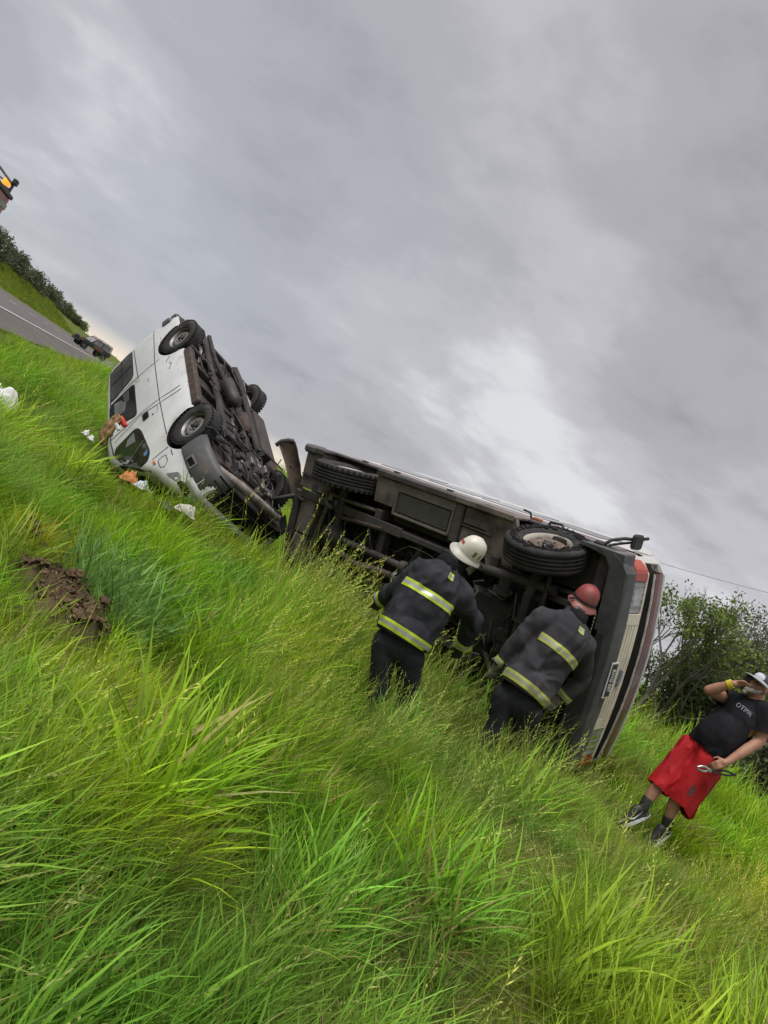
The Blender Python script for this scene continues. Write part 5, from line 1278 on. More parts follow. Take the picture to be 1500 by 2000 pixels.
def bystander():
    D = 7.0
    q = lambda x, y, d=0.0: at(1160 + x / 3.333, 1080 + y / 3.333, D + d)
    j = dict(head=q(1070, 868), neck=q(1080, 950), shR=q(905, 965, .14), shL=q(1108, 1045, -.13), elR=q(748, 895, .05), wrR=q(905, 850, -.06), elL=q(1082, 1225, -.20), wrL=q(868, 1360, -.28), chest=q(950, 1080), belly=q(800, 1200, -.04), hip=q(715, 1305),
             hpR=q(650, 1275, .07), hpL=q(745, 1345, -.07), knR=q(450, 1470, .0), knL=q(545, 1580, -.08), anR=q(318, 1655, -.04), anL=q(468, 1775, -.06), toeR=q(110, 1742, -.09), toeL=q(350, 1862, -.12))
    fr, fl = j['toeR'], j['toeL']
    root = place_root('person', tuple(((j['anR'] + j['anL']) / 2)[:2]) + (land1(*((j['anR'] + j['anL']) / 2)[:2]),)); tag(root, 'man in black T-shirt, red shorts and cap phoning while walking through the grass', 'person')
    U = j['neck'] - j['hip']; U /= np.linalg.norm(U); S_ = j['shL'] - j['shR']; S_ -= U * (S_ @ U); S_ /= np.linalg.norm(S_); Fw = np.cross(U, S_); Fw = Fw if Fw @ (-CF) > 0 else -Fw
    X = np.stack([S_, Fw, U], 1)
    hf = -CR * .86 - CF * .30 - CU * .10; hu = CU * .72 + CR * .72 + CF * .05          # where the face looks, crown direction
    B = Soft()
    B.ball(j['chest'], (.19, .13, .20), X); B.ball(j['belly'], (.14, .10, .16), X); B.ball(j['hip'], (.14, .10, .11), X); B.limb(j['hip'], .10, j['chest'], .12)
    B.limb(j['neck'] - U * .08, .075, j['neck'] * .35 + j['head'] * .65, .062)
    B.limb(j['shR'], .068, j['elR'], .047, j['elR'] * .6 + j['wrR'] * .4, .048, j['wrR'], .030)
    B.limb(j['shL'], .070, j['elL'], .047, j['elL'] * .6 + j['wrL'] * .4, .049, j['wrL'], .031)
    for s in 'RL':
        B.limb(j['hp' + s], .080, j['kn' + s], .058, j['kn' + s] * .65 + j['an' + s] * .35, .062, j['an' + s], .040); t = j['toe' + s] - j['an' + s]; tt = t / np.linalg.norm(t); uu = j['kn' + s] - j['an' + s]; uu = uu - tt * (uu @ tt); uu /= np.linalg.norm(uu); B.limb(j['an' + s], .038, j['an' + s] - uu * .05 + tt * .03, .032, j['an' + s] - uu * .052 + tt * .15, .022)
    P, XH = face_front(B, j['head'], hu, hf, 1.02)
    ear = P(.07, .03, -.02)
    hand(B, j['wrR'], j['head'] - j['wrR'] + hu * .02, -hf * .2 + CU * -.4 - CF * .5, hu, size=.185, curl=.75)
    tl = q(700, 1412, -.30) - j['wrL']
    hand(B, j['wrL'], tl, -CU * .3 - CF * -.5, CU - CF * .6, size=.19, curl=1.0)
    B.build('body', SKIN, root, vox=.0075, it=3)
    # hair, beard, eyes, cap
    b = Soft(); b.limb(P(-.050, .045, -.065), .018, P(-.030, .078, -.088), .022, P(0, .094, -.098), .026, P(.030, .078, -.088), .022, P(.050, .045, -.065), .018); b.limb(P(-.022, .100, -.048), .010, P(.022, .100, -.048), .010); b.limb(P(0, .088, -.11), .024, P(0, .092, -.135), .016)
    b.limb(P(-.066, .012, -.03), .012, P(-.052, .045, -.065), .016); b.limb(P(.066, .012, -.03), .012, P(.052, .045, -.065), .016)
    b.build('beard', HAIRG, root, vox=.006, it=2, folds=.004, fscale=(60, 60, 60))
    hr = Soft(); hr.ball(P(0, -.045, .0), (.080, .075, .075), XH); hr.build('hair', mat('grey_hair', (.22, .21, .20), (.12, .115, .11), scale=30, rough=.9), root, vox=.010)
    for s in (-1, 1):
        e = Soft(); e.ball(P(s * .032, .086, .004), (.010, .007, .007), XH); e.build('eye', DARKV, root, vox=.004, it=1)
    cp = Soft(); cp.ball(P(0, -.012, .058), (.092, .112, .078), XH); CAPM = mat('navy_cap_cloth', (.035, .040, .055), (.05, .055, .07), rough=.85); CAPW = mat('white_cap_front', (.66, .68, .70), (.5, .52, .56), rough=.8)
    co = cp.build('cap', CAPM, root, vox=.008, cutfn=lambda c: (np.array(c) - P(0, 0, .040)) @ XH[:, 2] < 0)
    co.data.materials.append(CAPW)
    for p in co.data.polygons:
        l = XH.T @ (np.array(p.center) - P(0, 0, .05))
        if l[1] > .075 and l[2] < .050: p.material_index = 1
    mb = MB(); V = []; n = 12
    for i in range(n + 1):
        a = math.radians(15 + 150 * i / n)
        for k, (r, dz) in enumerate(((.95, .045), (1.0, .040), (1.0 + .78 * math.sin(a) ** .7, .022 - .014 * math.sin(a)), (1.0 + .78 * math.sin(a) ** .7, .014 - .014 * math.sin(a)), (.95, .034))): V.append(P(.093 * r * math.cos(a), -.01 + .110 * r * math.sin(a), dz))
    mb.add(V, [(i * 5 + k, i * 5 + k + 1, i * 5 + k + 6, i * 5 + k + 5) for i in range(n) for k in range(4)], mat('pale_cap_brim', (.42, .47, .48), (.30, .34, .36), rough=.8), True)
    o = mb.build('brim', co); o.matrix_parent_inverse = Matrix()
    # T-shirt
    BLK_ = mat('black_tshirt', (.011, .011, .014), (.018, .018, .022), scale=4, rough=.92, spec=.15, bump=.2, bscale=90)
    T = Soft(); T.ball(j['chest'] + Fw * .01, (.205, .145, .21), X); T.ball(j['belly'] + Fw * .03 + U * .02, (.178, .142, .22), X)
    for e in (-.065, .065): T.limb(j['hip'] - U * .05 + S_ * e, .142, j['belly'] + S_ * e, .132, j['chest'] + S_ * e, .128)
    for s in 'RL':
        d = j['el' + s] - j['sh' + s]; T.limb(j['sh' + s] - d * .1, .086, j['sh' + s] + d * (.62 if s == 'R' else .84), .080); T.limb(j['sh' + s], .085, j['neck'] - U * .10, .09)
    hemp = q(725, 1290); sl = {k: (j['sh' + k] + (j['el' + k] - j['sh' + k]) * f, (j['el' + k] - j['sh' + k]) / np.linalg.norm(j['el' + k] - j['sh' + k])) for k, f in (('R', .50), ('L', .70))}
    def cutts(c):
        c = np.array(c)
        if (c - hemp) @ U < 0 and np.linalg.norm(c - j['elL']) > .20: return True
        return any((c - p) @ d > 0 and np.linalg.norm((c - p) - d * ((c - p) @ d)) < .112 and (c - p) @ d < .2 for p, d in sl.values())
    ts = T.build('t_shirt', BLK_, root, vox=.011, it=4, folds=.010, fscale=(7, 7, 5), seed=3, cutfn=cutts)
    bv = bvh_of(ts); TXT = mat('grey_print', (.40, .40, .42), (.16, .16, .18), scale=60, rough=.8)
    tx = text_mesh('OTIMAL', .075, 0, TXT, 'chest_print', None, xs=1.0, shear=.25)
    bm = bmesh.new(); bm.from_mesh(tx.data); bmesh.ops.triangulate(bm, faces=bm.faces); bmesh.ops.subdivide_edges(bm, edges=[e for e in bm.edges if e.calc_length() > .02], cuts=2); bm.to_mesh(tx.data); bm.free()
    bpy.context.view_layer.update()
    c0 = q(940, 1000); ax = q(985, 1045) - q(890, 960); ax /= np.linalg.norm(ax); ay = np.cross(ax, CF); ay = ay if ay @ CU > 0 else -ay; ay /= np.linalg.norm(ay); dirv = Vector(CF)
    for v in tx.data.vertices:
        p = Vector(c0 + ax * v.co.x * .40 + ay * v.co.y * .78); h = bv.ray_cast(p - dirv * .8, dirv, 2.0); v.co = (h[0] + h[1] * .004) if h[0] is not None else p
    tx.parent = ts
    # shorts with wide flapping legs
    RED = mat('red_shorts_cloth', (.44, .012, .018), (.35, .010, .015), scale=4, rough=.75, spec=.3, bump=.15, bscale=60)
    Sh = Soft(); Sh.ball(j['hip'] + U * .03, (.175, .145, .14), X)
    hR, hL = q(412, 1528, -.0), q(560, 1632, -.08); dR_ = hR - j['hpR']; dR_ /= np.linalg.norm(dR_); dL_ = hL - j['hpL']; dL_ /= np.linalg.norm(dL_)
    Sh.limb(j['hpR'], .122, (j['hpR'] + hR) / 2, .108, hR + dR_ * .10, .098); Sh.limb(j['hpL'], .125, (j['hpL'] + hL) / 2, .124, hL + dL_ * .10, .118)
    f0 = (j['hpL'] * .35 + hL * .65); Sh.limb(f0, .11, q(610, 1700, .04), .045); Sh.limb(q(740, 1420, -.02), .10, q(650, 1590, .03), .06)
    for f_, r_ in ((.35, .10), (.62, .075), (.85, .06)): Sh.limb(j['hpR'] + (hR - j['hpR']) * f_, r_, j['hpL'] + (hL - j['hpL']) * f_, r_)
    def cutsh(c):
        c = np.array(c); a, b = np.linalg.norm((c - hR) - dR_ * ((c - hR) @ dR_)), np.linalg.norm((c - hL) - dL_ * ((c - hL) @ dL_))
        return (c - hR) @ dR_ > 0 if a < b else (c - hL) @ dL_ > .0 + .09 * max(0, min(1, ((c - hL) @ CR + .02) / .1))
    sh = Sh.build('shorts', RED, root, vox=.011, it=4, folds=.022, fscale=(8, 8, 3), seed=9, cutfn=cutsh)
    bv = bvh_of(sh)
    def logo(c, pts, k, m, name, bvh, par):
        V = [];
        for (x, y) in pts:
            p = Vector(c + CR * x * k + CU * y * k); h = bvh.ray_cast(p - dirv * .6, dirv, 2.0); V.append((h[0] - dirv * .004) if h[0] is not None else p)
        link(name, raw_mesh(name, V, [list(range(len(V)))], [m], False), par)
    DG = mat('dark_grey_print', (.075, .06, .06), rough=.7)
    for pts in ([(-1, -.6), (-.1, -.9), (.2, -.4), (-.7, .0)], [(-.6, .15), (.3, -.25), (.6, .3), (-.3, .65)], [(-.2, .8), (.6, .45), (.8, 1.2), (.2, 1.1)]): logo(q(580, 1500, 0), pts, .045, DG, 'emblem_print', bv, sh)
    # shoes and socks
    SHOE = mat('black_shoe', (.016, .016, .018), (.03, .03, .032), rough=.6); SOLE = mat('white_sole', (.66, .67, .70), (.5, .51, .54), rough=.5)
    for s in 'RL':
        a, t = j['an' + s], j['toe' + s]; d = t - a; d /= np.linalg.norm(d); up_ = j['kn' + s] - a; up_ -= d * (up_ @ d); up_ /= np.linalg.norm(up_); sd = np.cross(d, up_)
        heel = a - d * .005 - up_ * .055
        so = Soft(); so.limb(heel, .040, heel + d * .16 + up_ * -.0, .043, heel + d * .26 + up_ * .006, .034); so.limb(heel + up_ * .03, .042, heel + up_ * .06 + d * .06, .044, heel + d * .17 + up_ * .02, .040)
        sho = so.build('shoe', SHOE, root, vox=.008, it=3)
        sl_ = MB(); V = []; n = 20
        for z in (-.040, -.012):
            for k in range(n):
                th = 2 * math.pi * k / n; L = .155 * math.cos(th); V.append(heel + d * (.115 + L) + sd * (.046 + .006 * math.cos(th)) * math.sin(th) + up_ * (z + .012 * max(0, math.cos(th)) ** 3))
        sl_.add(V, [(k, (k + 1) % n, n + (k + 1) % n, n + k) for k in range(n)] + [list(range(n))[::-1], list(range(n, 2 * n))], SOLE); o = sl_.build('sole', sho); o.matrix_parent_inverse = Matrix()
        bs = bvh_of(sho); side = sd if sd @ CF < 0 else -sd; V = []
        for (x, y) in ((.00, .030), (.02, .006), (.05, -.002), (.10, .012), (.16, .036), (.10, .022), (.055, .014), (.03, .020)):
            p = Vector(heel + d * (.10 - (x - .08)) + up_ * (y + .008) + side * .3); hh = bs.ray_cast(p, Vector(-side), 1); V.append(hh[0] + hh[1] * .004 if hh[0] is not None else Vector(heel))
        sw = link('shoe_mark', raw_mesh('shoe_mark', V, [list(range(8))], [SOLE], False), sho); sw.matrix_parent_inverse = Matrix()
        sk = Soft(); sk.limb(a - up_ * .01, .050, a + (j['kn' + s] - a) * .26, .054); sk.build('sock', BOOT, root, vox=.009)
    wb = Soft(); d = j['elR'] - j['wrR']; d /= np.linalg.norm(d); c = j['wrR'] + d * .025; u = np.cross(d, CF); u /= np.linalg.norm(u); w = np.cross(d, u); mb = MB()
    mb.tube([c - d * .02, c + d * .02], .043, mat('yellow_wristband', (.72, .62, .03), (.6, .5, .03), rough=.5), n=18); mb.build('wristband', root).matrix_parent_inverse = root.matrix_world.inverted()
    # held things stay things of their own
    ph = place_root('phone', tuple(q(985, 838, -.02))); tag(ph, 'black phone held at the bearded man’s face', 'phone')
    mb = MB(); R_ = np.stack([hf / np.linalg.norm(hf), np.cross(hu, hf) / np.linalg.norm(np.cross(hu, hf)), hu / np.linalg.norm(hu)], 1); mb.box((0, 0, 0), (.012, .072, .15), BLACKP, R=R_, bev=.006); mb.build('case', ph)
    mb = MB(); mb.box(-np.array(hf) / np.linalg.norm(hf) * .0065, (.002, .064, .138), GLASSD, R=R_); mb.build('screen', ph)
    p0, p1 = q(690, 1400, -.34), q(925, 1447, -.24); d = (p1 - p0); L = np.linalg.norm(d); d /= L; n_ = np.cross(d, CF); n_ /= np.linalg.norm(n_)
    tl = place_root('pliers', tuple(p0)); tag(tl, 'grey metal pliers gripped in the lowered hand beside the red shorts', 'pliers')
    for s in (-1, 1):
        mb = MB(); mb.tube([d * L * .25, d * L * .40 + n_ * s * .012, d * L * .75 + n_ * s * .018, d * L], [.010, .009, .010, .008], BLACKP, n=6); mb.build('handle', tl)
        mb = MB(); mb.tube([d * L * .27, d * L * .12 + n_ * s * .022, n_ * s * .016 - d * .0, n_ * s * .006 - d * .03], [.013, .014, .012, .006], CHROME, n=6); mb.build('jaw', tl)
    mb = MB(); mb.tube([d * L * .26 - CF * .02, d * L * .26 + CF * .02], .016, CHROME, n=10); mb.build('pivot', tl)
    return root
man = bystander()
# ------------------------------------------------------------------ trees, hedge, poles and wires
def leaf_mat(name, c1, c2):
    return mat(name, c1, c2, scale=1.6, rough=.55, spec=.3, trans=.30)
BARK = mat('grey_bark', (.105, .090, .075), (.070, .060, .050), scale=9, rough=.95, bump=.5)
TWIG = mat('pale_twig', (.16, .145, .125), (.11, .10, .085), scale=9, rough=.9)

def grow(mb, p, d, L, r, depth, rg, tips, spread=.55, up=.12, m=BARK, seg=3, taper=.62):
    P = [np.array(p)]; d = np.array(d, float)
    for i in range(seg):
        d = d + rg.normal(0, .16, 3) + np.array([0, 0, up]); d /= np.linalg.norm(d); P.append(P[-1] + d * L / seg)
    mb.tube(P, list(np.linspace(r, r * taper, seg + 1)), m, n=6 if depth > 2 else (4 if depth > 1 else 3), caps=False)
    if depth <= 0: tips.append((P[-1], d)); tips.append((P[-2], d)); return
    for k in range(rg.integers(2, 4)):
        a = rg.normal(0, 1, 3); a -= d * (a @ d); a /= np.linalg.norm(a); e = d + a * rg.uniform(spread * .6, spread * 1.5); e /= np.linalg.norm(e)
        q = P[-1] if k < 2 else P[rg.integers(1, seg + 1)]
        grow(mb, q, e, L * rg.uniform(.62, .86), r * taper, depth - 1, rg, tips, spread, up, m, seg, taper)

def leaves(V, F, c, n, rad, size, rg, flat=1.0):
    c = np.array(c)
    for _ in range(n):
        o = rg.normal(0, 1, 3); o /= np.linalg.norm(o); o *= rad * rg.uniform(.2, 1) ** .5; o[2] *= flat
        u = rg.normal(0, 1, 3); u /= np.linalg.norm(u); w = np.cross(u, rg.normal(0, 1, 3)); w /= np.linalg.norm(w); s = size * rg.uniform(.6, 1.35); k = len(V)
        b = c + o; V += [b - u * s, b + w * s * .45 + u * s * .1, b + u * s, b - w * s * .45 + u * s * .1]; F.append((k, k + 1, k + 2, k + 3))

def tree(name, label, cat, loc, h, crown, seed, lm, group=None, n_leaf=26, leaf=.05, rad=.30, depth=4, r0=.09, lean=(0, 0, 1), spread=.55, up=.12, bm=BARK, stems=1, bare=0.0, clump_parts=None):
    rg = np.random.default_rng(seed); root = empty(name, loc=loc); tag(root, label, cat, group)
    mb = MB(); tips = []
    for s in range(stems):
        d = np.array(lean, float) + rg.normal(0, .12 + .16 * (stems > 1), 3); d[2] = abs(d[2]); d /= np.linalg.norm(d)
        grow(mb, (rg.normal(0, .05 * stems), rg.normal(0, .05 * stems), -.15), d, h * .36, r0, depth, rg, tips, spread, up, bm)
    mb.build('trunk', root, fix=False)
    V, F = [], []
    for p, d in tips:
        if rg.uniform() < bare: continue
        leaves(V, F, p, n_leaf, rad, leaf, rg)
    link('crown', raw_mesh('crown', V, F, [lm], False), root)
    return root
LM = [leaf_mat('fresh_leaf', (.20, .27, .050), (.12, .18, .04)), leaf_mat('olive_leaf', (.155, .175, .092), (.098, .115, .062)), leaf_mat('dark_leaf', (.105, .125, .064), (.065, .080, .044)), leaf_mat('mid_leaf', (.135, .180, .055), (.080, .115, .038))]

def gl(px, py, d):
    p = at(px, py, d); return (p[0], p[1], land1(p[0], p[1]))
# scrub behind the bus and the bystander
HG = 'bushes along the field edge'
tree('young_tree', 'fresh green young tree rising right behind the bus front', 'tree', gl(1275, 1350, 13.5), 2.45, 0, 21, LM[0], HG, n_leaf=10, leaf=.036, rad=.17, depth=5, r0=.055, stems=4, spread=.5, bare=.25, bm=TWIG, up=.16)
tree('thorny_shrub', 'half bare shrub with pale twigs beside the fresh green tree', 'shrub', gl(1350, 1390, 14.5), 2.5, 0, 22, LM[3], HG, n_leaf=8, leaf=.032, rad=.15, depth=5, r0=.050, stems=4, spread=.5, bare=.55, bm=TWIG, up=.18)
tree('bare_shrub', 'bare grey shrub poking above the dark bushes', 'shrub', gl(1430, 1400, 16.0), 2.9, 0, 25, LM[1], HG, n_leaf=6, leaf=.030, rad=.13, depth=5, r0=.045, stems=4, spread=.45, bare=.72, bm=TWIG, up=.2)
tree('bare_shrub', 'bare twiggy shrub thinnest against the sky near the frame edge', 'shrub', gl(1490, 1430, 15.0), 2.7, 0, 27, LM[1], HG, n_leaf=5, leaf=.030, rad=.13, depth=5, r0=.04, stems=4, spread=.42, bare=.75, bm=TWIG, up=.2)
def bush(name, label, loc, rx, ry, h, seed, lm, n=900, leaf=.045, cr=.22):
    rg = np.random.default_rng(seed); root = empty(name, loc=loc); tag(root, label, 'bush', HG)
    mb = MB(); tips = []
    for s in range(6): grow(mb, (rg.normal(0, rx * .3), rg.normal(0, ry * .3), -.15), np.array([rg.normal(0, .35), rg.normal(0, .35), 1]), h * .40, .04, 3, rg, tips, .6, .1, BARK)
    mb.build('stem', root, fix=False); V, F = [], []
    for _ in range(n):
        a = rg.uniform(0, 2 * math.pi); t = rg.uniform(.0, 1) ** .6; zz = rg.uniform(.04, 1); w = math.sqrt(max(0, 1 - (zz - .35) ** 2 / .50)) * (.82 + .25 * math.sin(3 * a + seed) * math.sin(5 * zz + seed))
        leaves(V, F, (rx * w * t * math.cos(a), ry * w * t * math.sin(a), h * zz * (.9 + .14 * math.sin(4 * a + 2 * seed))), 9, cr, leaf, rg)
    for p, d in tips: leaves(V, F, p, 8, .2, leaf, rg)
    link('foliage', raw_mesh('foliage', V, F, [lm], False), root); return root
bush('hedge_bush', 'mid green bush low behind the bus grille', gl(1322, 1410, 14.2), 1.2, 1.0, 1.75, 31, LM[3])
bush('hedge_bush', 'dark olive bush behind the raised elbow of the man on the phone', gl(1405, 1425, 14.0), 1.35, 1.1, 2.1, 32, LM[2])
bush('hedge_bush', 'tall dark bush behind the phoning man’s cap', gl(1480, 1440, 14.8), 1.5, 1.2, 2.6, 33, LM[1], n=1200)
bush('hedge_bush', 'dark leafy bush at the end of the hedge past the phoning man', gl(1580, 1530, 13.2), 1.6, 1.3, 2.7, 34, LM[2], n=1100)
bush('hedge_bush', 'olive bush filling the gap between the two dark bushes', gl(1440, 1400, 16.2), 1.5, 1.2, 2.35, 35, LM[1])
bush('hedge_bush', 'low grey-green bush behind the man’s back', gl(1530, 1540, 11.8), 1.1, .9, 1.5, 36, LM[1], n=700)

# trees in a line beyond the road
TG = 'trees in a row beyond the road'
row = [(24.5, 98, 3.5, 2, 'dark leafy tree nearest the frame edge in the roadside row'), (25.5, 106, 3.9, 1, 'tall dark olive tree second in the roadside row'), (25.0, 114, 3.4, 2, 'broad dark tree third in the roadside row'), (26.0, 122, 3.7, 1, 'round topped olive tree in the middle of the roadside row'),
       (25.2, 131, 3.3, 2, 'lower dark tree past the round topped one'), (26.2, 140, 3.6, 2, 'bushy dark tree halfway along the roadside row'), (25.4, 150, 3.2, 1, 'olive tree before the bright green one in the row'), (26, 160, 3.4, 2, 'dark tree hiding the foot of the bright green one'), (25.2, 171, 3.2, 3, 'bright mid green tree in the roadside row'),
       (25.6, 183, 2.7, 2, 'small dark tree after the bright green one'), (25.6, 196, 2.5, 2, 'low dark tree near the far end of the row'), (25.4, 210, 2.4, 0, 'little yellowish tree ending the row near the parked four-by-four')]
for i, (n_, s_, h, k, lab) in enumerate(row):
    p = RH * s_ + RN * n_; rg = np.random.default_rng(60 + i); z = land1(*p) - .1; root = empty('roadside_tree', loc=(p[0], p[1], z)); tag(root, lab, 'tree', TG)
    mb = MB(); tips = []
    for _ in range(2): grow(mb, (rg.normal(0, .2), rg.normal(0, .2), -.2), np.array([rg.normal(0, .2), rg.normal(0, .2), 1]), h * .38, .13, 2, rg, tips, .6, .1, BARK)
    mb.build('trunk', root, fix=False); V, F = [], []
    for _ in range(300):
        a = rg.uniform(0, 2 * math.pi); t = rg.uniform() ** .5; zz = rg.uniform(.02, 1); w = math.sqrt(max(0.0, 1 - (zz - .4) ** 2 / .42)) * (.8 + .3 * math.sin(2 * a + i) * math.sin(4 * zz + i)); R = h * .60
        leaves(V, F, (R * 1.3 * w * t * math.cos(a), R * 1.6 * w * t * math.sin(a), h * .86 * zz * (.88 + .16 * math.sin(3 * a + i))), 7, .45, .17, rg)
    link('crown', raw_mesh('crown', V, F, [LM[k]], False), root)

# wires on far poles
GREYW = mat('weathered_wood', (.16, .145, .13), (.11, .10, .09), scale=6, rough=.9); WIRE = mat('dark_wire', (.10, .10, .105), rough=.6)
def utility_pole(base, h, label):
    root = empty('utility_pole', loc=tuple(base)); tag(root, label, 'pole', 'poles carrying the wires')
    mb = MB(); mb.tube([(0, 0, -.3), (0, 0, h)], [.13, .085], GREYW, n=8); mb.build('pole', root)
    return root, h
def cross_arm(root, h, d):
    mb = MB(); a = np.array([d[1], -d[0], 0]); mb.tube([-a * .8 + np.array([0, 0, h - .25]), a * .8 + np.array([0, 0, h - .25])], .05, GREYW, n=4); mb.build('cross_arm', root)
    for t in (-.75, 0, .75):
        mb = MB(); z = h - .2 if t else h; mb.tube([a * t + np.array([0, 0, z]), a * t + np.array([0, 0, z + .16])], .04, BLACKP, n=6); mb.build('insulator', root)
pa, pb = at(1150, 1066, 26.0), at(1650, 1203, 26.5)
ends = []
for p, lab in ((pa, 'wooden utility pole hidden behind the bus'), (pb, 'wooden utility pole beyond the hedge end')):
    z = land1(p[0], p[1]); r, h = utility_pole((p[0], p[1], z), p[2] - z, lab); dd = (pb - pa)[:2] / np.linalg.norm((pb - pa)[:2]); cross_arm(r, h, dd); ends.append((np.array([p[0], p[1], z]), h, dd))
for t, zo, lab in ((0, .16, 'topmost thin wire crossing the sky over the hedge'), (-.75, -.80, 'middle thin wire above the bare shrubs'), (.75, -1.05, 'lowest thin wire grazing the bare twigs')):
    P = []
    for k in range(17):
        s = k / 16; A = ends[0][0] + np.array([0, 0, ends[0][1] + zo]); B_ = ends[1][0] + np.array([0, 0, ends[1][1] + zo]); a = np.array([ends[0][2][1], -ends[0][2][0], 0]); q = A * (1 - s) + B_ * s + a * t; q[2] -= .10 * 4 * s * (1 - s); P.append(q)
    mb = MB(); mb.tube(P, .0065, WIRE, n=4, caps=False); o = mb.build('wire', None, fix=False); tag(o, lab, 'wire', 'wires over the hedge')
fp = at(1452, 1172, 24.0); z = land1(fp[0], fp[1]); root = empty('thin_post', loc=(fp[0], fp[1], z)); tag(root, 'thin bare post sticking up among the bare shrubs', 'post')
mb = MB(); mb.tube([(0, 0, -.2), (0, 0, fp[2] - z)], [.03, .015], GREYW, n=6); mb.build('post', root)
# fence posts on the skyline between the wrecks
for k, (x0, y0, x1, y1, lab) in enumerate(((511, 898, 526, 879, 'thin fence post on the skyline between van and bus'), (535, 918, 549, 898, 'thin fence post nearest the tan fender panel'), (497, 888, 505, 873, 'shorter fence post just beside the van floor'))):
    a, b = at(x0, y0, 44), at(x1, y1, 44); z = land1(a[0], a[1]); root = empty('fence_post', loc=(a[0], a[1], z)); tag(root, lab, 'post', 'fence posts on the skyline')
    mb = MB(); mb.tube([(0, 0, -.2), (b[0] - a[0], b[1] - a[1], max(.6, b[2] - z))], .035, GREYW, n=6); mb.build('stake', root)

# ------------------------------------------------------------------ the four-by-four on the road and the truck with its beacon
def road_M(s_, n_, yaw=0.0):
    p = RH * s_ + RN * n_; a = math.atan2(RH[1], RH[0]) + yaw; M = Matrix.Translation((p[0], p[1], .35 + .08 * n_)) @ Matrix.Rotation(a, 4, 'Z'); return M
def four_by_four():
    p = at(200, 706, 78); s_, n_ = p[:2] @ RH, p[:2] @ RN
    root = empty('four_by_four', M=road_M(92, 9.2, math.radians(125))); tag(root, 'dark four-by-four with red markings parked across the far road', 'car')
    G = mat('dark_car_paint', (.035, .038, .040), (.06, .06, .06), scale=2, rough=.4); RD = mat('red_marking', (.30, .04, .03), (.24, .03, .03), scale=3, rough=.4); GY = mat('grey_car_panel', (.14, .14, .14), (.10, .10, .10), rough=.4); PG = mat('pale_car_glass', (.34, .33, .32), (.18, .17, .17), scale=2, rough=.1)
    mb = MB(); mb.span((-1.95, -.86, .62), (.9, .86, 1.18), G, bev=.08); mb.span((.85, -.84, .64), (2.05, .84, 1.16), G, bev=.10); mb.build('body', root)
    mb = MB(); mb.prism([(-1.9, -.78, 1.17), (.75, -.78, 1.17), (.25, -.70, 1.78), (-1.75, -.70, 1.78)], (0, .0, 0.001), G)
    mb = MB(); mb.span((-1.85, -.74, 1.72), (.25, .74, 1.82), G, bev=.04)
    for s in (-1, 1):
        for x0, x1 in ((.72, .25), (-.60, -.62), (-1.86, -1.78)): mb.tube([(x0, s * .78, 1.17), (x1, s * .70, 1.74)], .05, G, n=4)
    mb.build('roof', root)
    for s in (-1, 1):
        for x0, x1, t0, t1 in ((-.52, .58, -.52, .20), (-1.76, -.68, -1.70, -.68)):
            mb = MB(); mb.prism([(x0, s * .77, 1.19), (x1, s * .77, 1.19), (t1, s * .705, 1.71), (t0, s * .705, 1.71)], (0, -s * .02, 0), PG); mb.build('window', root)
    mb = MB(); mb.prism([(.72, -.72, 1.19), (.72, .72, 1.19), (.26, .66, 1.72), (.26, -.66, 1.72)], (.02, 0, 0), PG); mb.build('windscreen', root)
    for s in (-1, 1):
        mb = MB(); mb.span((-.9, s * .855, .70), (.3, s * .885, 1.05), GY, bev=.02); mb.build('door', root)
        mb = MB(); mb.span((-.6, s * .884, .72), (.25, s * .895, .90), RD, bev=.01); mb.build('door_marking', root)
        mb = MB(); mb.span((1.72, s * .835, .80), (1.98, s * .85, 1.02), mat('orange_lens', (.42, .13, .05), (.3, .09, .04), rough=.35), bev=.01); mb.build('turn_signal', root)
        mb = MB(); mb.span((2.03, s * .62 - .12, .86), (2.08, s * .62 + .12, 1.04), CHROME, bev=.02); mb.build('headlight', root)
        mb = MB(); mb.span((-2.0, s * .74 - .08, .85), (-1.93, s * .74 + .08, 1.10), RD, bev=.02); mb.build('tail_light', root)
    mb = MB(); mb.span((1.98, -.86, .48), (2.16, .86, .68), BLACKP, bev=.04); mb.build('bumper', root)
    mb = MB(); mb.span((2.04, -.42, .78), (2.09, .42, 1.06), BLACKP, bev=.02); mb.build('grille', root)
    for x in (-1.7, -.9, -.1): mb = MB(); mb.tube([(x, -.66, 1.90), (x, .66, 1.90)], .03, BLACKP, n=5); mb.build('roof_bar', root)
    for s in (-1, 1):
        mb = MB(); mb.tube([(-1.8, s * .64, 1.84), (-1.8, s * .64, 1.92), (.1, s * .64, 1.92), (.2, s * .64, 1.84)], .03, BLACKP, n=5); mb.build('roof_rail', root)
        for x in (1.30, -1.30): steel_wheel(root, (x, s * .76, .42), .42, .26, s, .22, blocks=False)
four_by_four()

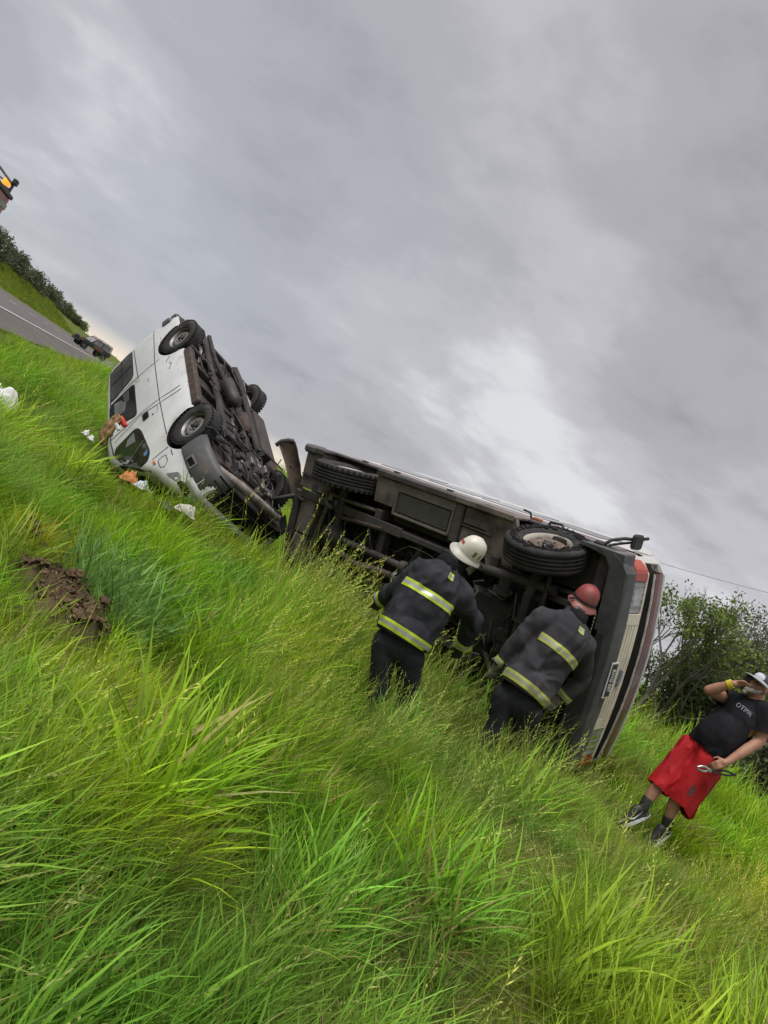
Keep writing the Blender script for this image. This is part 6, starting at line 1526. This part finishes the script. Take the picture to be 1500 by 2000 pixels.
def truck():
    root = empty('rescue_truck', M=road_M(20.78, 6.49, math.pi)); tag(root, 'rescue truck with an amber beacon standing on the road shoulder', 'truck')
    GB = mat('grey_truck_box', (.30, .31, .31), (.20, .21, .21), scale=2, rough=.5); RT = mat('red_truck_paint', (.30, .03, .025), (.24, .025, .02), rough=.4); DG = mat('dark_truck_frame', (.05, .05, .05), rough=.6)
    mb = MB(); mb.span((.0, -1.15, .95), (4.2, 1.15, 2.62), RT, bev=.05); mb.build('box_body', root)
    mb = MB(); mb.span((-.03, -1.17, 2.30), (4.2, 1.17, 2.46), GB, bev=.03); mb.build('side_rail', root)
    mb = MB(); mb.span((-.04, -1.18, 2.60), (4.22, 1.18, 2.70), DG, bev=.02); mb.build('roof_edge', root)
    mb = MB(); mb.span((4.25, -1.12, .75), (6.0, 1.12, 2.55), RT, bev=.12); mb.build('cab', root)
    for s in (-1, 1):
        mb = MB(); mb.span((4.7, s * 1.12, 1.65), (5.7, s * 1.135, 2.35), GLASSD, bev=.01); mb.build('side_window', root)
        for k in range(3): mb = MB(); mb.span((.15 + k * 1.36, s * 1.15, 1.05), (1.40 + k * 1.36, s * 1.17, 2.2), GB, bev=.01); mb.build('shutter', root)
        mb = MB(); mb.lathe([(.02, -.03), (.085, -.03), (.085, .03), (.02, .04)], (-.05, s * .95, 2.50), (1, 0, 0), mat('deep_red_lens', (.16, .012, .012), rough=.3), n=14); mb.build('tail_light', root)
        mb = MB(); mb.span((-.04, s * .72, .50), (.0, s * 1.1, .62), mat('deep_red_lens', (.16, .012, .012), rough=.3)); mb.build('reflector', root)
        mb = MB(); mb.tube([(.05, s * 1.05, 2.70), (.05, s * 1.05, 2.92), (4.1, s * 1.05, 2.92), (4.1, s * 1.05, 2.70)], .03, GB, n=6); mb.build('roof_rail', root)
        for x in (1.0, 5.1): steel_wheel(root, (x, s * .95, .48), .48, .30, s, .27, blocks=False)
    mb = MB(); mb.tube([(.05, -1.05, 2.92), (.05, 1.05, 2.92)], .03, GB, n=6); mb.build('roof_rail', root)
    mb = MB(); mb.span((5.98, -.95, 1.65), (6.02, .95, 2.40), GLASSD, bev=.01); mb.build('windscreen', root)
    mb = MB(); mb.span((-.1, -1.0, .55), (6.0, 1.0, .95), DG, bev=.03); mb.build('chassis', root)
    for y in (.92, -.92):
        mb = MB(); mb.span((.02, y - .16, 2.70), (.24, y + .16, 2.80), DG, bev=.02); b = mb.build('beacon_bracket', root)
        m = mat('amber_beacon', (.62, .20, .02), (.50, .14, .01), rough=.15); nt = m.node_tree; p = nt.nodes['Principled BSDF']; p.inputs['Emission Color'].default_value = (1, .38, .03, 1); p.inputs['Emission Strength'].default_value = .55
        mb = MB(); mb.lathe([(.09, 0), (.095, .04), (.085, .13), (.06, .165), (.001, .175)], (.13, y, 2.81), (0, 0, 1), m, n=20); mb.build('beacon', b)
    mb = MB(); mb.box((.3, 1.12, 2.98), (.22, .10, .14), DG, bev=.02); mb.tube([(.3, 1.1, 2.7), (.3, 1.1, 2.95)], .02, DG, n=5); mb.build('work_lamp', root)
truck()
# ------------------------------------------------------------------ belongings strewn round the van
def rag(name, label, cat, c, size, m, seed, h=.12, group=None, rot=0.0, squash=1.0, rest=True, bulge=.45):
    rg = np.random.default_rng(seed); n = 18; V = []; off = rg.uniform(0, 50)
    ca, sa = math.cos(rot), math.sin(rot)
    for i in range(n + 1):
        for j in range(n + 1):
            u, v = i / n * 2 - 1, j / n * 2 - 1; e = 1 + .22 * mnoise.noise(Vector((u * 1.5 + off, v * 1.5, 3)))
            x, y = u * size[0] * e, v * size[1] * e * squash; q = Vector((u * 2.2 + off, v * 2.2, off)); r = min(1, math.hypot(u, v))
            z = h * ((1 - r * r) * (1 - bulge) + bulge * abs(mnoise.noise(q)) * 2 * (1 - r ** 4) + .10 * mnoise.noise(q * 2.5))
            V.append((x * ca - y * sa, x * sa + y * ca, z))
    F = [(i * (n + 1) + j, (i + 1) * (n + 1) + j, (i + 1) * (n + 1) + j + 1, i * (n + 1) + j + 1) for i in range(n) for j in range(n)]
    o = link(name, raw_mesh(name, V, F, [m])); md = o.modifiers.new('s', 'SOLIDIFY'); md.thickness = .008; md.offset = 0; apply_mods(o)
    o.location = tuple(c) if not rest else (c[0], c[1], land1(c[0], c[1]) + c[2]); return tag(o, label, cat, group)
WHITEC = mat('white_cloth', (.78, .78, .78), (.66, .66, .67), scale=4, rough=.9); TAN = mat('tan_cardboard', (.40, .25, .12), (.24, .145, .07), scale=12, rough=.9, dirt=(.10, .06, .035), dscale=11, dlo=.5, dhi=.68)
ORANGE = mat('orange_cloth', (.62, .24, .08), (.45, .16, .06), scale=5, rough=.9); BLUEP = mat('pale_blue_plastic', (.46, .56, .68), (.68, .70, .72), scale=14, rough=.4, lo=.42, hi=.58); REDP = mat('red_plastic', (.62, .035, .02), (.5, .03, .02), rough=.4)
p = at(6, 772, 9.4); rag('white_sack', 'white cloth sack lying in the grass at the frame edge', 'sack', (p[0], p[1], max(.05, p[2] - land1(p[0], p[1]) - .12)), (.24, .16), WHITEC, 1, h=.24, rot=.3)
p = at(330, 996, 8.3)
for (px, py, d, sz, m, sd, lab, nm, cat, hh) in ((168, 846, 10.2, (.07, .035), WHITEC, 2, 'scrap of white paper in the grass before the van', 'paper_scrap', 'paper', .08), (178, 856, 10.1, (.055, .03), WHITEC, 3, 'smaller white paper scrap beside the other one', 'paper_scrap', 'paper', .06),
        (252, 938, 9.0, (.12, .055), ORANGE, 4, 'orange cloth on the grass under the van windscreen', 'orange_cloth', 'cloth', .14), (278, 950, 8.9, (.15, .06), BLUEP, 5, 'pale blue plastic bag next to the orange cloth', 'plastic_bag', 'bag', .10),
        (322, 986, 8.5, (.14, .06), mat('dark_plastic_piece', (.03, .03, .035), rough=.5), 6, 'dark broken plastic piece beside the van nose', 'broken_trim', 'plastic', .06), (362, 1000, 8.4, (.12, .045), mat('cream_foam', (.66, .64, .56), (.5, .48, .42), rough=.8), 7, 'cream coloured foam piece lying below the van headlight', 'foam_piece', 'foam', .12)):
    q = at(px, py, d); rag(nm, lab, cat, (q[0], q[1], max(.06, q[2] - land1(q[0], q[1]) - .02)), sz, m, sd, h=hh, rot=-.5 + sd, group='paper scrap' and None)
# tan sheet and red-white packet spilling from the broken side window
def spill():
    a = [at(x, y, d) for x, y, d in ((236, 812, 10.08), (219, 828, 10.02), (206, 846, 9.98), (197, 868, 9.95))]; mb = MB(); V = []; n = 4; rg = np.random.default_rng(4)
    A = [np.array(q) for q in a]; P = []
    for k in range(3): P += [A[k] + (A[k + 1] - A[k]) * t for t in np.linspace(0, 1, 5)[:-1]]
    P.append(A[-1])
    for i, q in enumerate(P):
        t = i / (len(P) - 1); w = .028 + .042 * math.sin(math.pi * min(1, t * .8 + .15)); d = P[min(i + 1, len(P) - 1)] - P[max(0, i - 1)]; d /= np.linalg.norm(d); s = np.cross(d, CF); s /= np.linalg.norm(s)
        for k in range(7):
            u = k / 3 - 1; V.append(q + s * u * w * (1 + .15 * rg.normal() * (abs(u) > .9)) - CF * (.03 * (1 - u * u) + .030 * math.sin(7 * u + 6 * t) + .012 * rg.normal()))
    F = [(i * 7 + k, i * 7 + k + 1, (i + 1) * 7 + k + 1, (i + 1) * 7 + k) for i in range(len(P) - 1) for k in range(6)]
    o = link('tan_blanket', raw_mesh('tan_blanket', V, F, [TAN])); md = o.modifiers.new('s', 'SOLIDIFY'); md.thickness = .012; apply_mods(o)
    tag(o, 'tan blanket hanging out of the broken van window', 'blanket')
    S = Soft(); c = at(241, 824, 10.08); S.limb(c - CR * .03 + CU * .05, .028, c + CR * .015 - CU * .04, .034); o = S.build('red_packet', REDP, None, vox=.010, folds=.008, fscale=(14, 14, 14)); tag(o, 'bright red packet caught in the broken van window', 'packet')
    S = Soft(); c = at(230, 834, 9.98); S.limb(c - CR * .02 + CU * .03, .022, c + CR * .01 - CU * .03, .024); o = S.build('white_packet', WHITEC, None, vox=.010, folds=.006, fscale=(14, 14, 14)); tag(o, 'small white packet below the red one at the window', 'packet')
spill()
# turned-over soil: clods nobody could count
def clods():
    rg = np.random.default_rng(12); V, F = [], []
    SOIL = mat('turned_soil', (.080, .053, .034), (.16, .108, .068), scale=6, rough=.98, bump=.6, bscale=50, spec=.1)
    for cx, cy, r in DIRT:
        for _ in range(int(1500 * r)):
            a, q = rg.uniform(0, 2 * math.pi), r * 1.1 * math.sqrt(rg.uniform()); x, y = cx + q * math.cos(a), cy + q * math.sin(a); s = rg.uniform(.006, .024) * (1 if rg.uniform() < .93 else 1.7)
            m = float(dirt_mask([x], [y])[0]); z = land1(x, y) + m * (.20 + .08 * math.sin(13 * x + 4 * y) * math.sin(11 * y - 6 * x))
            k = len(V)
            for d in ((1, 0, 0), (-1, 0, 0), (0, 1, 0), (0, -1, 0), (0, 0, 1), (0, 0, -1), (.6, .6, .6), (-.6, .6, .5), (.6, -.6, .5), (-.6, -.6, .6)): 
                e = np.array(d) * s * rg.uniform(.6, 1.3); V.append((x + e[0], y + e[1], z + e[2] * .8))
            F += [(k + a_, k + b_, k + c_) for a_, b_, c_ in ((4, 6, 7), (4, 7, 9), (4, 9, 8), (4, 8, 6), (0, 6, 8), (2, 7, 6), (1, 9, 7), (3, 8, 9), (0, 2, 6), (2, 1, 7), (1, 3, 9), (3, 0, 8))]
    o = link('turned_soil', raw_mesh('turned_soil', V, F, [SOIL], False)); tag(o, 'clods of brown soil torn up among the grass', kind='stuff')
clods()
